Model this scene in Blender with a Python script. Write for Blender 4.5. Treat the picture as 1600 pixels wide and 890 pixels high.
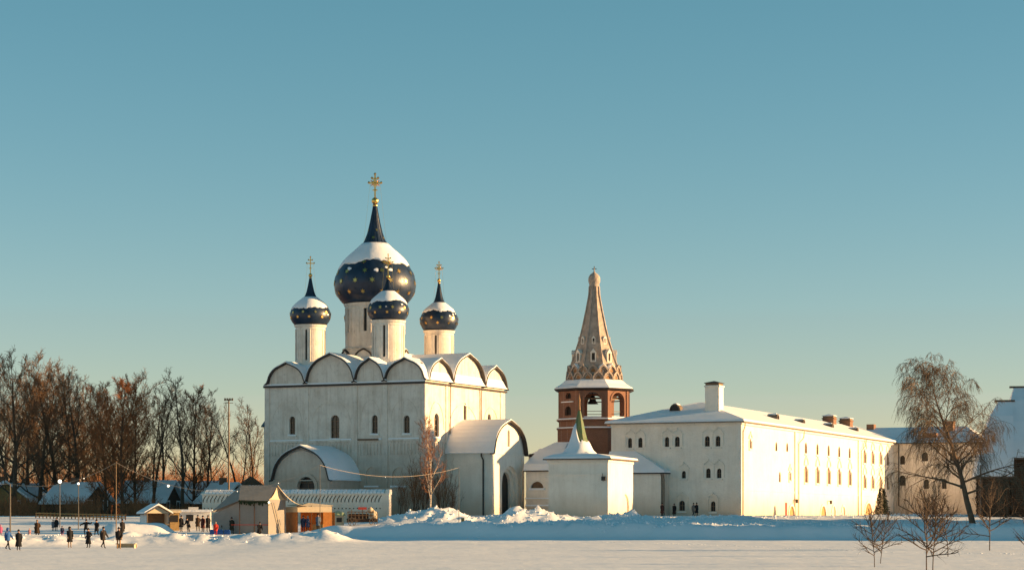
import bpy, bmesh, math, random
from mathutils import Vector, Matrix, noise
for _o in list(bpy.data.objects): bpy.data.objects.remove(_o)
SC = bpy.context.scene
COL = SC.collection
R = math.radians
PI = math.pi

# ------------------------------------------------------------------ camera
EYE, HOR, FPX = 2.2, 820.0, 3600.0        # eye height, horizon row and focal length of the 1600 x 890 photograph
cam_data = bpy.data.cameras.new("camera")
cam_data.sensor_width = 36.0
cam_data.lens = 36.0 * FPX / 1600.0
cam_data.shift_y = (HOR - 445.0) / 1600.0
cam_data.clip_start = 1.0
cam_data.clip_end = 20000.0
cam = bpy.data.objects.new("camera", cam_data)
COL.objects.link(cam)
cam.location = (0, 0, EYE)
cam.rotation_euler = (R(90), 0, 0)
SC.camera = cam

# ------------------------------------------------------------------ sky, sun, exposure
SUN_EL, SUN_TOWARD = 9.5, 0.5            # degrees: height, and how far it stands on the camera's side of due right
world = bpy.data.worlds.new("World")
SC.world = world
world.use_nodes = True
wn, wl = world.node_tree.nodes, world.node_tree.links
sky = wn.new("ShaderNodeTexSky")
sky.sky_type = 'NISHITA'
sky.sun_disc = False
sky.sun_elevation = R(SUN_EL)
sky.sun_rotation = R(90 + SUN_TOWARD)
sky.altitude = 100
sky.air_density = 0.85
sky.dust_density = 0.1
sky.ozone_density = 1.35
hs = wn.new("ShaderNodeHueSaturation")
hs.inputs['Hue'].default_value = 0.487
hs.inputs['Saturation'].default_value = 1.14
wl.new(sky.outputs[0], hs.inputs['Color'])
sep, com = wn.new("ShaderNodeSeparateColor"), wn.new("ShaderNodeCombineColor")   # colour response of the film, the same for the whole sky
wl.new(hs.outputs[0], sep.inputs[0])
for ch, (k_, p_) in enumerate(((0.80, 1.19), (1.12, 0.88), (0.95, 1.0))):
    pw, mu = wn.new("ShaderNodeMath"), wn.new("ShaderNodeMath")
    pw.operation = 'POWER'; pw.inputs[1].default_value = p_; mu.operation = 'MULTIPLY'; mu.inputs[1].default_value = k_
    wl.new(sep.outputs[ch], pw.inputs[0]); wl.new(pw.outputs[0], mu.inputs[0]); wl.new(mu.outputs[0], com.inputs[ch])
wl.new(com.outputs[0], wn['Background'].inputs[0])
wn['Background'].inputs[1].default_value = 0.061
sun_data = bpy.data.lights.new("sun", 'SUN')
sun_data.energy = 5.0
sun_data.angle = R(0.55)
sun_data.color = (1.0, 0.63, 0.29)
sun = bpy.data.objects.new("sun", sun_data)
COL.objects.link(sun)
sdir = Vector((math.cos(R(SUN_TOWARD)) * math.cos(R(SUN_EL)), -math.sin(R(SUN_TOWARD)) * math.cos(R(SUN_EL)), math.sin(R(SUN_EL))))
sun.rotation_euler = sdir.to_track_quat('Z', 'Y').to_euler()
SC.view_settings.view_transform = 'Standard'
SC.view_settings.look = 'None'
SC.view_settings.exposure = 1.2
SC.view_settings.gamma = 1.0
SC.view_settings.use_curve_mapping = False
SC.render.engine = 'CYCLES'
SC.cycles.max_bounces = 6
SC.cycles.use_denoising = True

# ------------------------------------------------------------------ mesh helpers
class MB:
    def __init__(s): s.v, s.f = [], []
    def add(s, pts, faces):
        n = len(s.v); s.v += [tuple(p) for p in pts]; s.f += [tuple(n + i for i in f) for f in faces]
    def poly(s, pts): s.add(pts, [tuple(range(len(pts)))])
    def box(s, x0, x1, y0, y1, z0, z1):
        s.add([(x0,y0,z0),(x1,y0,z0),(x1,y1,z0),(x0,y1,z0),(x0,y0,z1),(x1,y0,z1),(x1,y1,z1),(x0,y1,z1)],
              [(3,2,1,0),(4,5,6,7),(0,1,5,4),(1,2,6,5),(2,3,7,6),(3,0,4,7)])
    def prism(s, poly, fn, t0, t1):               # poly of (a, b); fn(a, b, t) -> point
        n = len(poly)
        s.add([fn(a, b, t0) for a, b in poly] + [fn(a, b, t1) for a, b in poly],
              [tuple(range(n - 1, -1, -1)), tuple(range(n, 2 * n))] + [(i, (i + 1) % n, n + (i + 1) % n, n + i) for i in range(n)])
    def band(s, inner, outer, fn, t0, t1):        # strip between two open polylines, extruded
        for i in range(len(inner) - 1):
            s.prism([inner[i], inner[i + 1], outer[i + 1], outer[i]], fn, t0, t1)
    def lathe(s, prof, n=24, c=(0, 0, 0), a0=0.0, a1=2 * PI, wob=None):
        full = abs(a1 - a0) > 6.28
        m = n if full else n + 1
        pts = []
        for j, (r, z) in enumerate(prof):
            for i in range(m):
                a = a0 + (a1 - a0) * i / n
                dz = wob(j, a) if wob else 0
                pts.append((c[0] + r * math.cos(a), c[1] + r * math.sin(a), c[2] + z + dz))
        fs = []
        for j in range(len(prof) - 1):
            for i in range(n):
                k = (i + 1) % m
                fs.append((j * m + i, j * m + k, (j + 1) * m + k, (j + 1) * m + i))
        s.add(pts, fs)
    def tube(s, pts, rad, n=6, cap=False):
        pts = [Vector(p) for p in pts]
        d = (pts[-1] - pts[0])
        if d.length < 1e-6: d = Vector((0, 0, 1))
        d.normalize()
        e = d.cross(Vector((0.31, 0.77, 0.13)) if abs(d.z) > .8 else Vector((0, 0, 1))).normalized()
        g = d.cross(e)
        if not isinstance(rad, (list, tuple)): rad = [rad] * len(pts)
        vs = []
        for p, r in zip(pts, rad):
            for i in range(n):
                a = 2 * PI * i / n
                vs.append(p + e * (r * math.cos(a)) + g * (r * math.sin(a)))
        fs = [(j * n + i, j * n + (i + 1) % n, (j + 1) * n + (i + 1) % n, (j + 1) * n + i) for j in range(len(pts) - 1) for i in range(n)]
        if cap: fs += [tuple(range(n - 1, -1, -1)), tuple((len(pts) - 1) * n + i for i in range(n))]
        s.add(vs, fs)
    def loft(s, rings, cap=True):
        n = len(rings[0]); vs = [p for r in rings for p in r]
        fs = [(j * n + i, j * n + (i + 1) % n, (j + 1) * n + (i + 1) % n, (j + 1) * n + i) for j in range(len(rings) - 1) for i in range(n)]
        if cap: fs += [tuple(range(n - 1, -1, -1)), tuple((len(rings) - 1) * n + i for i in range(n))]
        s.add(vs, fs)
    def facade(s, O, U, N, outline, holes, depth):  # wall face with real openings and their reveals; N points inward
        O, U, N = Vector(O), Vector(U), Vector(N)
        bm = bmesh.new()
        for lp in [outline] + holes:
            vs = [bm.verts.new((a, b, 0)) for a, b in lp]
            for i in range(len(vs)): bm.edges.new((vs[i], vs[(i + 1) % len(vs)]))
        bmesh.ops.triangle_fill(bm, use_beauty=True, use_dissolve=False, edges=bm.edges[:], normal=(0, 0, 1))
        bm.verts.index_update()
        P = lambda a, b, t=0: O + U * a + Vector((0, 0, b)) + N * t
        s.add([P(v.co.x, v.co.y) for v in bm.verts], [tuple(v.index for v in f.verts) for f in bm.faces])
        bm.free()
        for lp in holes:
            n = len(lp)
            s.add([P(a, b) for a, b in lp] + [P(a, b, depth) for a, b in lp], [(i, (i + 1) % n, n + (i + 1) % n, n + i) for i in range(n)])
    def mesh(s, name, m, smooth=False, recalc=True):
        me = bpy.data.meshes.new(name)
        me.from_pydata(s.v, [], s.f)
        if recalc:
            bm = bmesh.new(); bm.from_mesh(me)
            bmesh.ops.recalc_face_normals(bm, faces=bm.faces[:])
            bm.to_mesh(me); bm.free()
        if smooth: me.polygons.foreach_set("use_smooth", [True] * len(me.polygons))
        if m: me.materials.append(m)
        return me
    def build(s, name, m, parent=None, smooth=False, recalc=True, kind=None):
        o = bpy.data.objects.new(name, s.mesh(name, m, smooth, recalc))
        COL.objects.link(o); o.parent = parent
        if kind: o["kind"] = kind
        return o

def tag(o, label=None, cat=None, group=None, kind=None):
    if label: o["label"] = label
    if cat: o["category"] = cat
    if group: o["group"] = group
    if kind: o["kind"] = kind
    return o
def thing(name, label, cat, loc=(0, 0, 0), rz=0.0, group=None):
    o = bpy.data.objects.new(name, None); COL.objects.link(o)
    o.location = loc; o.rotation_euler = (0, 0, rz); o.empty_display_size = .3
    return tag(o, label, cat, group)
def inst(name, me, parent, loc=(0, 0, 0), rot=None, sc=None):
    o = bpy.data.objects.new(name, me); COL.objects.link(o); o.parent = parent
    if rot is not None: o.matrix_local = Matrix.Translation(loc) @ rot
    else: o.location = loc
    if sc: o.scale = sc
    return o
def copy_tree(o, parent=None):
    c = o.copy(); COL.objects.link(c); c.parent = parent
    for ch in o.children: copy_tree(ch, c)
    return c
XZ = lambda a, b, t: (a, t, b)               # polygons in the x-z plane extruded along y
YZ = lambda a, b, t: (t, a, b)
XY = lambda a, b, t: (a, b, t)
def at(px, py, d): return Vector(((px - 800) / FPX * d, d, EYE + (HOR - py) / FPX * d))

class Site:                                   # a building's own axes: X along its left face to the near corner, Y back along its right face
    def __init__(s, px, d, theta, zb):
        s.cx, s.cy, s.zb, s.th = (px - 800) / FPX * d, d, zb, R(theta)
        s.c, s.s = math.cos(s.th), math.sin(s.th)
    def X(s, px, Y=0.0):
        k = (px - 800) / FPX
        return (k * (s.cy + Y * s.c) - s.cx - Y * s.s) / (s.c + k * s.s)
    def Y(s, px, X=0.0):
        k = (px - 800) / FPX
        return (k * (s.cy - X * s.s) - s.cx - X * s.c) / (s.s - k * s.c)
    def Z(s, py, X=0.0, Y=0.0): return EYE + (HOR - py) / FPX * (s.cy - X * s.s + Y * s.c) - s.zb
    def root(s, name, label, cat, group=None): return thing(name, label, cat, (s.cx, s.cy, s.zb), -s.th, group)

def arch(u0, u1, w0, w1, n=8):                # round-headed opening, counter-clockwise
    r = (u1 - u0) / 2; c = (u0 + u1) / 2; h = min(r, (w1 - w0) * .6)
    return [(u0, w0), (u1, w0)] + [(c + r * math.cos(PI * i / n), w1 - h + h * math.sin(PI * i / n)) for i in range(n + 1)]
def rect(u0, u1, w0, w1): return [(u0, w0), (u1, w0), (u1, w1), (u0, w1)]
def archline(x0, x1, zs, za, keel=.3, n=18):
    c, r = (x0 + x1) / 2, (x1 - x0) / 2
    return [(c - r * math.cos(PI * i / n), zs + (za - zs - keel) * math.sin(PI * i / n) + keel * math.exp(-(math.cos(PI * i / n) / .16) ** 2)) for i in range(n + 1)]

# ------------------------------------------------------------------ materials
def mat(name, col, rough=.85, var=.12, scale=1.0, bump=0.0, bscale=8.0, col2=None, mask=None, metal=0.0, stretch=(1, 1, 1), detail=5, spec=.3):
    m = bpy.data.materials.new(name); m.use_nodes = True
    n, l = m.node_tree.nodes, m.node_tree.links
    b = n["Principled BSDF"]
    b.inputs["Roughness"].default_value = rough; b.inputs["Metallic"].default_value = metal
    b.inputs["Specular IOR Level"].default_value = spec
    tc = n.new("ShaderNodeTexCoord"); mp = n.new("ShaderNodeMapping"); mp.inputs["Scale"].default_value = stretch
    l.new(tc.outputs["Object"], mp.inputs[0])
    nz = n.new("ShaderNodeTexNoise"); nz.inputs["Scale"].default_value = scale; nz.inputs["Detail"].default_value = detail
    nz.inputs["Roughness"].default_value = .65
    l.new(mp.outputs[0], nz.inputs["Vector"])
    cr = n.new("ShaderNodeValToRGB")
    lo, hi = mask or (.3, .7)
    cr.color_ramp.elements[0].position = lo; cr.color_ramp.elements[1].position = hi
    c2 = col2 or tuple(c * (1 - var) for c in col)
    c1 = col if col2 else tuple(min(1, c * (1 + var)) for c in col)
    cr.color_ramp.elements[0].color = (*c2, 1); cr.color_ramp.elements[1].color = (*c1, 1)
    l.new(nz.outputs["Fac"], cr.inputs[0]); l.new(cr.outputs[0], b.inputs["Base Color"])
    if bump:
        n2 = n.new("ShaderNodeTexNoise"); n2.inputs["Scale"].default_value = bscale; n2.inputs["Detail"].default_value = 4
        l.new(tc.outputs["Object"], n2.inputs["Vector"])
        bp = n.new("ShaderNodeBump"); bp.inputs["Strength"].default_value = bump; bp.inputs["Distance"].default_value = .1
        l.new(n2.outputs["Fac"], bp.inputs["Height"]); l.new(bp.outputs[0], b.inputs["Normal"])
    return m
def wall_mat(name, col, stain, base_stain, zlow, zhigh, amount=.5, streak=.5, patch=None):
    # limewash: soft mottling, vertical run-off streaks, and old bare stone at the foot of the wall
    m = mat(name, col, .9, .05, .35, .35, 3.0)
    n, l = m.node_tree.nodes, m.node_tree.links
    b = n["Principled BSDF"]; src = b.inputs["Base Color"].links[0].from_socket
    tc = n["Texture Coordinate"]
    def layer(src, color, scale, stretch, lo, hi, strength, zmask=None):
        mp = n.new("ShaderNodeMapping"); mp.inputs["Scale"].default_value = stretch; l.new(tc.outputs["Object"], mp.inputs[0])
        nz = n.new("ShaderNodeTexNoise"); nz.inputs["Scale"].default_value = scale; nz.inputs["Detail"].default_value = 7; nz.inputs["Roughness"].default_value = .7
        l.new(mp.outputs[0], nz.inputs["Vector"])
        mr = n.new("ShaderNodeMapRange"); mr.inputs[1].default_value = lo; mr.inputs[2].default_value = hi; mr.inputs[4].default_value = strength
        l.new(nz.outputs["Fac"], mr.inputs[0]); fac = mr.outputs[0]
        if zmask:
            sx = n.new("ShaderNodeSeparateXYZ"); l.new(tc.outputs["Object"], sx.inputs[0])
            ad = n.new("ShaderNodeMath"); ad.operation = 'MULTIPLY_ADD'; l.new(nz.outputs["Fac"], ad.inputs[0]); ad.inputs[1].default_value = -3.0
            l.new(sx.outputs[2], ad.inputs[2])
            mz = n.new("ShaderNodeMapRange"); mz.inputs[1].default_value = zmask[1] - 1.5; mz.inputs[2].default_value = zmask[0] - 1.5
            l.new(ad.outputs[0], mz.inputs[0])
            mu = n.new("ShaderNodeMath"); mu.operation = 'MULTIPLY'; l.new(mz.outputs[0], mu.inputs[0]); mu.inputs[1].default_value = strength
            fac = mu.outputs[0]
        mx = n.new("ShaderNodeMix"); mx.data_type = 'RGBA'
        l.new(fac, mx.inputs[0]); l.new(src, mx.inputs[6]); mx.inputs[7].default_value = (*color, 1)
        return mx.outputs[2]
    src = layer(src, stain, .5, (1, 1, 1), .44, .68, amount * .55)
    src = layer(src, stain, 1.6, (1, 1, .07), .48, .74, streak * .8)
    src = layer(src, tuple(c * .55 for c in stain), 3.0, (1, 1, .6), .56, .72, amount * .55)
    if base_stain: src = layer(src, base_stain, .45, (1, 1, .5), 0, 1, .95, (zlow, zhigh))
    l.new(src, b.inputs["Base Color"])
    return m
def brick_mat(name, c1, c2, mortar):
    m = mat(name, c1, .9, .1)
    n, l = m.node_tree.nodes, m.node_tree.links
    b = n["Principled BSDF"]; src = b.inputs["Base Color"].links[0].from_socket
    tc = n["Texture Coordinate"]; sp = n.new("ShaderNodeSeparateXYZ"); l.new(tc.outputs["Object"], sp.inputs[0])
    ad = n.new("ShaderNodeMath"); l.new(sp.outputs[0], ad.inputs[0]); l.new(sp.outputs[1], ad.inputs[1])
    cb = n.new("ShaderNodeCombineXYZ"); l.new(ad.outputs[0], cb.inputs[0]); l.new(sp.outputs[2], cb.inputs[1])
    br = n.new("ShaderNodeTexBrick"); l.new(cb.outputs[0], br.inputs[0])
    br.inputs["Scale"].default_value = 1.0; br.inputs["Brick Width"].default_value = .3; br.inputs["Row Height"].default_value = .1
    br.inputs["Mortar Size"].default_value = .012
    br.inputs["Color1"].default_value = (*c1, 1); br.inputs["Color2"].default_value = (*c2, 1); br.inputs["Mortar"].default_value = (*mortar, 1)
    mx = n.new("ShaderNodeMix"); mx.data_type = 'RGBA'; mx.inputs[0].default_value = .35
    l.new(br.outputs[0], mx.inputs[6]); l.new(src, mx.inputs[7]); l.new(mx.outputs[2], b.inputs["Base Color"])
    return m
M = {}
M['snow'] = mat('snow', (.88, .88, .89), .7, .03, .6, .5, 2.5)
M['snow_ground'] = mat('snow_ground', (.87, .87, .88), .75, .035, .12, .45, 1.2)
M['roof_snow'] = mat('roof_snow', (.84, .85, .87), .75, .05, .35, .3, 1.5)
M['wall_cath'] = wall_mat('limewash_cathedral', (.82, .735, .64), (.43, .325, .24), (.40, .275, .185), 1.0, 11.0, .75, .7)
M['wall_white'] = wall_mat('limewash', (.89, .815, .71), (.60, .50, .39), (.60, .48, .36), .3, 3.6, .42, .35)
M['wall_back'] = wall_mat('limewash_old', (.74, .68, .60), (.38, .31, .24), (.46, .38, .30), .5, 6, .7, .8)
M['drum'] = wall_mat('limewash_drum', (.82, .75, .66), (.38, .29, .21), None, 0, 1, .7, .6)
M['trim'] = mat('limewash_trim', (.80, .74, .66), .9, .1, 1.5, .2, 6)
M['dark'] = mat('window_dark', (.028, .024, .022), .35, .3, 2)
M['sunlit_pane'] = mat('window_sunlit', (.24, .155, .095), .5, .2, 2)  # pane colour lightened to carry the look of sunlit windows
M['glass'] = mat('window_glass', (.05, .04, .035), .15, .3, 1.2, spec=.5)
M['frame'] = mat('window_frame', (.20, .13, .08), .7, .2, 4)
M['rim'] = mat('dark_roof_edge', (.055, .045, .04), .6, .2, 2)
M['iron'] = mat('sheet_iron', (.08, .085, .095), .45, .2, 2, metal=.4)
M['pipe'] = mat('drainpipe', (.22, .18, .14), .6, .2, 3)
M['pipe_light'] = mat('drainpipe_pale', (.55, .46, .36), .6, .15, 3)
M['dome'] = mat('dome_blue', (.012, .026, .055), .38, .35, .9, .15, 3, spec=.5, metal=.0)
M['gold'] = mat('gold', (.85, .50, .14), .3, .2, 3, metal=1.0)
M['brick'] = brick_mat('red_brick', (.25, .108, .065), (.17, .075, .05), (.36, .27, .21))
M['brickdeep'] = mat('brick_inner', (.22, .12, .075), .9, .2, 3)
M['tent'] = mat('tent_tiles', (.50, .40, .325), .75, .2, 1.6, .8, 5, col2=(.30, .245, .205), mask=(.35, .65))
M['green'] = mat('green_tiles', (.06, .16, .065), .6, .3, 3, .4, 8, col2=(.14, .16, .08), mask=(.4, .7))
M['rust'] = mat('rusty_finial', (.28, .15, .07), .7, .3, 3)
M['log'] = mat('old_logs', (.085, .05, .03), .9, .35, 1.2, .5, 6, stretch=(.3, .3, 2))
M['plank'] = mat('grey_planks', (.16, .12, .09), .9, .3, 2, .3, 6)
M['ochre'] = mat('ochre_wood', (.40, .25, .10), .8, .2, 2, .2, 6)
M['bark'] = mat('dark_bark', (.10, .068, .045), .95, .3, 1.5, .5, 8)
M['twig'] = mat('twigs', (.15, .085, .046), .95, .25, .6)
M['saptwig'] = mat('sapling_twigs', (.06, .04, .028), .95, .25, .6)
M['redtwig'] = mat('red_brown_twigs', (.27, .108, .042), .95, .3, .6)
M['barkred'] = mat('brown_bark', (.11, .06, .035), .95, .3, 1.5)
M['birch'] = mat('birch_bark', (.50, .42, .34), .85, .1, 1.4, .2, 8, col2=(.08, .06, .05), mask=(.40, .52), stretch=(.6, .6, 3))
M['birchdark'] = mat('birch_limbs', (.17, .105, .065), .9, .3, 1.4)
M['birchtwig'] = mat('birch_twigs', (.19, .125, .075), .95, .25, .6)
M['fir'] = mat('fir_needles', (.03, .045, .022), .9, .35, 2)
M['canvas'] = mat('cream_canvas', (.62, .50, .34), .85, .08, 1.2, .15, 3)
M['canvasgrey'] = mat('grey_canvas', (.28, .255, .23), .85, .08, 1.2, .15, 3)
M['orange'] = mat('orange_tarpaulin', (.42, .15, .03), .7, .2, 1.2, .2, 4)
M['blue'] = mat('blue_plastic', (.02, .09, .30), .5, .15, 2)
M['redpaint'] = mat('red_paint', (.38, .045, .03), .6, .15, 2)
M['metalpole'] = mat('grey_pole', (.13, .11, .09), .6, .2, 2)
M['polewarm'] = mat('rusty_pole', (.20, .13, .075), .7, .2, 2)
M['cable'] = mat('pale_cable', (.45, .36, .28), .7, .1, 2)
M['white'] = mat('white_paint', (.72, .70, .66), .7, .06, 2)
M['greenpaint'] = mat('pale_green_paint', (.30, .36, .22), .7, .1, 2)
M['skin'] = mat('skin', (.48, .27, .19), .6, .08, 6)
def lamp_mat(name, col, st):
    m = bpy.data.materials.new(name); m.use_nodes = True
    b = m.node_tree.nodes["Principled BSDF"]; b.inputs["Base Color"].default_value = (.9, .85, .75, 1)
    b.inputs["Emission Color"].default_value = (*col, 1); b.inputs["Emission Strength"].default_value = st
    return m
M['bulb'] = lamp_mat('lit_bulb', (1, .9, .7), 1.3)
_cloth = {}
def cloth(c):
    if c not in _cloth: _cloth[c] = mat('cloth_%d' % len(_cloth), c, .9, .15, 6)
    return _cloth[c]
# ------------------------------------------------------------------ ground: one snow sheet to the horizon
PROF = [(0, -2.3), (120, -2.15), (170, -2.1), (200, -1.75), (220, -1.4), (240, -.9), (260, -.35), (280, .45), (296, 1.1), (310, 1.3), (420, 1.3), (600, 1.0), (20000, -2.0)]
PROF2 = [(0, -2.3), (120, -2.15), (170, -2.0), (200, -1.55), (225, -1.25), (236, -1.15)]          # meadow below the bank
PROF3 = [(0, -.35), (236, -.3), (255, -.1), (275, .4), (296, 1.1), (310, 1.3)]                    # on top of the bank
def lerp_prof(y, PR=PROF):
    for (a, za), (b, zb) in zip(PR, PR[1:]):
        if y <= b:
            t = (y - a) / (b - a); return za + (zb - za) * t
    return PR[-1][1]
def fbm(x, y, s, o=3, off=0.0):
    t, amp, v = 0, 1, 0
    for i in range(o):
        v += amp * noise.noise((x / s + off, y / s - off, off * 1.7)); t += amp; amp *= .5; s *= .5
    return v / t
def smooth(a, b, x):
    t = max(0, min(1, (x - a) / (b - a))); return t * t * (3 - 2 * t)
# banks of shovelled snow: x0, y0, x1, y1, half width, height, lumpiness
BANKS = [(-34, 204, -16.5, 204, 3.2, .85, .8), (-47, 195, -37, 199, 2.8, .7, .8), (-60, 195, -46, 194, 3.0, .85, .8),
         (-56, 214, -36, 215, 3.0, .55, .25), (-12, 247, 8, 249, 3.0, .35, .9), (-9, 262, 2, 264, 4.0, .95, 1.1), (2, 264, 13, 268, 3.5, .7, 1.1),
         (4, 245, 16, 249, 3.0, .45, .9), (13, 268, 28, 280, 3.5, .55, 1.0), (-13.5, 262, -9, 262, 3.5, .85, .9), (26, 284, 60, 300, 3.0, .22, .6), (16, 255, 40, 262, 3.0, .3, .8),
         (-10, 227, 6, 223, 1.8, .22, 1.2), (6, 222, 18, 219.5, 1.8, .22, 1.2), (20, 222, 52, 226, 1.8, .2, 1.2), (-41, 240, -37.5, 241, 2.0, 1.1, .1), (-7, 236, 6, 233, 2.0, .3, .9)]
def gz(x, y):
    z = lerp_prof(y)
    if 100 < y < 300 and x > -24:                     # the shovelled snow bank that runs along the foot of the terrace
        edge = 227.5 - .27 * (min(x, 18) + 19) + .05 * max(0, x - 18) + 1.0 * fbm(x, 0, 7, 3, 5.5) + .5 * fbm(x, 0, 1.6, 2, 2.5)
        w_ = smooth(-24, -17, x); lo, hi = lerp_prof(min(y, 236), PROF2), lerp_prof(max(y, 212), PROF3)
        t = smooth(edge - .75, edge + .75, y); lip = .3 * math.exp(-((y - edge - 1.2) / 1.3) ** 2) * (.6 + fbm(x, y, 3, 2, 9.1))
        z += (lo + (hi - lo) * t + lip - z) * w_
    if 222 < y < 292 and -16 < x < 62: z += (.30 * fbm(x, y, 3.0, 3, 4.4) + .16 * fbm(x * .5, y, 1.5, 3, 2.2)) * smooth(222, 230, y) * smooth(292, 280, y) * smooth(-16, -8, x)
    z += EYE + .10 * fbm(x, y, 40, 2) * smooth(90, 140, y)
    if 90 < y < 330 and -80 < x < 90:
        z += .05 * fbm(x, y, 5, 2, 3.1) + .06 * fbm(x * .25, y, 3.0, 3, 6.6) + .02 * fbm(x * .6, y, .9, 2, 8.8)
        for x0, y0, x1, y1, w, h, lump in BANKS:
            dx, dy = x1 - x0, y1 - y0
            t = max(0, min(1, ((x - x0) * dx + (y - y0) * dy) / (dx * dx + dy * dy)))
            q = ((x - x0 - t * dx) ** 2 + (y - y0 - t * dy) ** 2) / (w * w)
            if q < 3.2:
                g = math.exp(-q * q * 1.2) if lump < .3 else math.exp(-q * 1.4)
                n1 = fbm(x, y, 3.2, 3, 7.7); n2 = fbm(x, y, 1.3, 3, 1.3)
                z += h * g * (1 + lump * .75 * n1) + .62 * lump * g * n2
    return z
def axis(spec):
    out = []
    for a, b, st in spec:
        n = max(1, int(round((b - a) / st))); out += [a + (b - a) * i / n for i in range(n)]
    return out + [spec[-1][1]]
xs = axis([(-6000, -1500, 1500), (-1500, -200, 200), (-200, -70, 10), (-70, -50, 1.0), (-50, 32, .42), (32, 70, .9), (70, 200, 10), (200, 1500, 200), (1500, 6000, 1500)])
ys = axis([(-300, 60, 60), (60, 120, 3), (120, 185, .9), (185, 290, .45), (290, 312, .9), (312, 440, 6), (440, 1500, 150), (1500, 12000, 1500)])
g = MB()
nx = len(xs)
g.v = [(x, y, gz(x, y)) for y in ys for x in xs]
g.f = [(j * nx + i, j * nx + i + 1, (j + 1) * nx + i + 1, (j + 1) * nx + i) for j in range(len(ys) - 1) for i in range(nx - 1)]
ground = g.build('snow_field', M['snow_ground'], smooth=True, recalc=False)
tag(ground, 'wide snow covered meadow in front of the white buildings', 'ground', kind='structure')
rng = random.Random(5)
cl = MB()
ICO = [(0, 0, 1), (.894, 0, .447), (.276, .851, .447), (-.724, .526, .447), (-.724, -.526, .447), (.276, -.851, .447), (.724, .526, -.447), (-.276, .851, -.447), (-.894, 0, -.447), (-.276, -.851, -.447), (.724, -.526, -.447), (0, 0, -1)]
ICF = [(0,1,2),(0,2,3),(0,3,4),(0,4,5),(0,5,1),(1,6,2),(2,7,3),(3,8,4),(4,9,5),(5,10,1),(6,7,2),(7,8,3),(8,9,4),(9,10,5),(10,6,1),(11,7,6),(11,8,7),(11,9,8),(11,10,9),(11,6,10)]
for x0, y0, x1, y1, w, h, lump in BANKS:
    L = math.hypot(x1 - x0, y1 - y0)
    for _ in range(int(L * w * lump * (3.0 if y0 < 210 else 10.0))):
        t = rng.random(); x = x0 + (x1 - x0) * t + rng.gauss(0, w * .55); y = y0 + (y1 - y0) * t + rng.gauss(0, w * .5)
        r = .03 + .14 * rng.random() ** 3
        c = Vector((x, y, gz(x, y) + r * .05))
        cl.add([c + Vector(p) * r * rng.uniform(.65, 1.25) for p in ICO], ICF)
tag(cl.build('snow_clods', M['snow'], recalc=False), 'lumps of shovelled snow scattered over the snow banks', 'snow', kind='stuff')
# a line of footprints across the meadow: each a shallow heap of kicked-up snow beside its hollow
fp = MB()
for i in range(150):
    t = i / 149; x = 2 + 46 * t + rng.uniform(-.15, .15); y = 207 - 58 * t + 5 * math.sin(t * 7) + (.22 if i % 2 else -.22)
    z = gz(x, y) + .015
    r = rng.uniform(.06, .12)
    fp.add([(x + p[0] * r * 1.5, y + p[1] * r, z + p[2] * r * .45 - .03) for p in ICO], ICF)
tag(fp.build('footprints', M['snow'], recalc=False), 'line of footprints crossing the smooth snow of the meadow', 'footprints', kind='stuff')

# ------------------------------------------------------------------ windows
def window(root, O, U, N, u0, u1, w0, w1, depth=.4, style=None, bars=True, arched=True, pane='glass', snow=True, name='window'):
    O, U, N = Vector(O), Vector(U), Vector(N)
    P = lambda a, b, t: tuple(O + U * a + Vector((0, 0, b)) + N * t)
    mb = MB(); lp = arch(u0, u1, w0, w1) if arched else rect(u0, u1, w0, w1)
    mb.prism(lp, P, depth - .06, depth)
    w = mb.build(name, M[pane], root)
    W, H = u1 - u0, w1 - w0; c = (u0 + u1) / 2
    if bars:
        fr = MB(); t = min(.09, W * .09)
        fr.prism(rect(c - t / 2, c + t / 2, w0, w1 - .03), P, depth - .14, depth - .07)
        for k in range(1, max(2, int(H / .75))):
            zz = w0 + H * k / max(2, int(H / .75)); fr.prism(rect(u0, u1, zz - t / 2, zz + t / 2), P, depth - .12, depth - .075)
        fr.prism(rect(u0, u0 + t, w0, w1 - W / 2), P, depth - .15, depth - .065); fr.prism(rect(u1 - t, u1, w0, w1 - W / 2), P, depth - .15, depth - .065)
        fr.build('frame', M['frame'], w)
    if style in ('sill', 'kok', 'pair', 'tall'):
        sl = MB(); sl.prism(rect(u0 - .25, u1 + .25, w0 - .3, w0 - .1), P, -.18, .05); sl.build('sill', M['trim'], w)
        if snow:
            sn = MB(); sn.prism([(u0 - .22, w0 - .1), (u1 + .22, w0 - .1), (u1 + .1, w0 + .05), (u0 - .1, w0 + .08)], P, -.15, depth - .16); sn.build('snow', M['snow'], w)
    if style in ('kok', 'tall'):
        s = MB()
        s.prism(rect(u0 - .28, u0 - .1, w0 - .1, w1 - W * .3), P, -.12, .04); s.prism(rect(u1 + .1, u1 + .28, w0 - .1, w1 - W * .3), P, -.12, .04)
        k = W * .95
        inn = archline(u0 - .12, u1 + .12, w1 + .12, w1 + .12 + k * .8, .3); out = archline(u0 - .32, u1 + .32, w1 + .12, w1 + .32 + k * .8, .34)
        s.band(inn, out, P, -.16, .04)
        s.prism(rect(u0 - .36, u1 + .36, w1 + .02, w1 + .12), P, -.19, .05)
        s.build('surround', M['trim'], w)
    if style == 'plain':
        s = MB(); inn = arch(u0 - .02, u1 + .02, w0, w1 + .02)[1:]; out = arch(u0 - .3, u1 + .3, w0, w1 + .3)[1:]
        s.band(inn, out, P, -.1, .04); s.build('surround', M['trim'], w)
    return w
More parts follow.
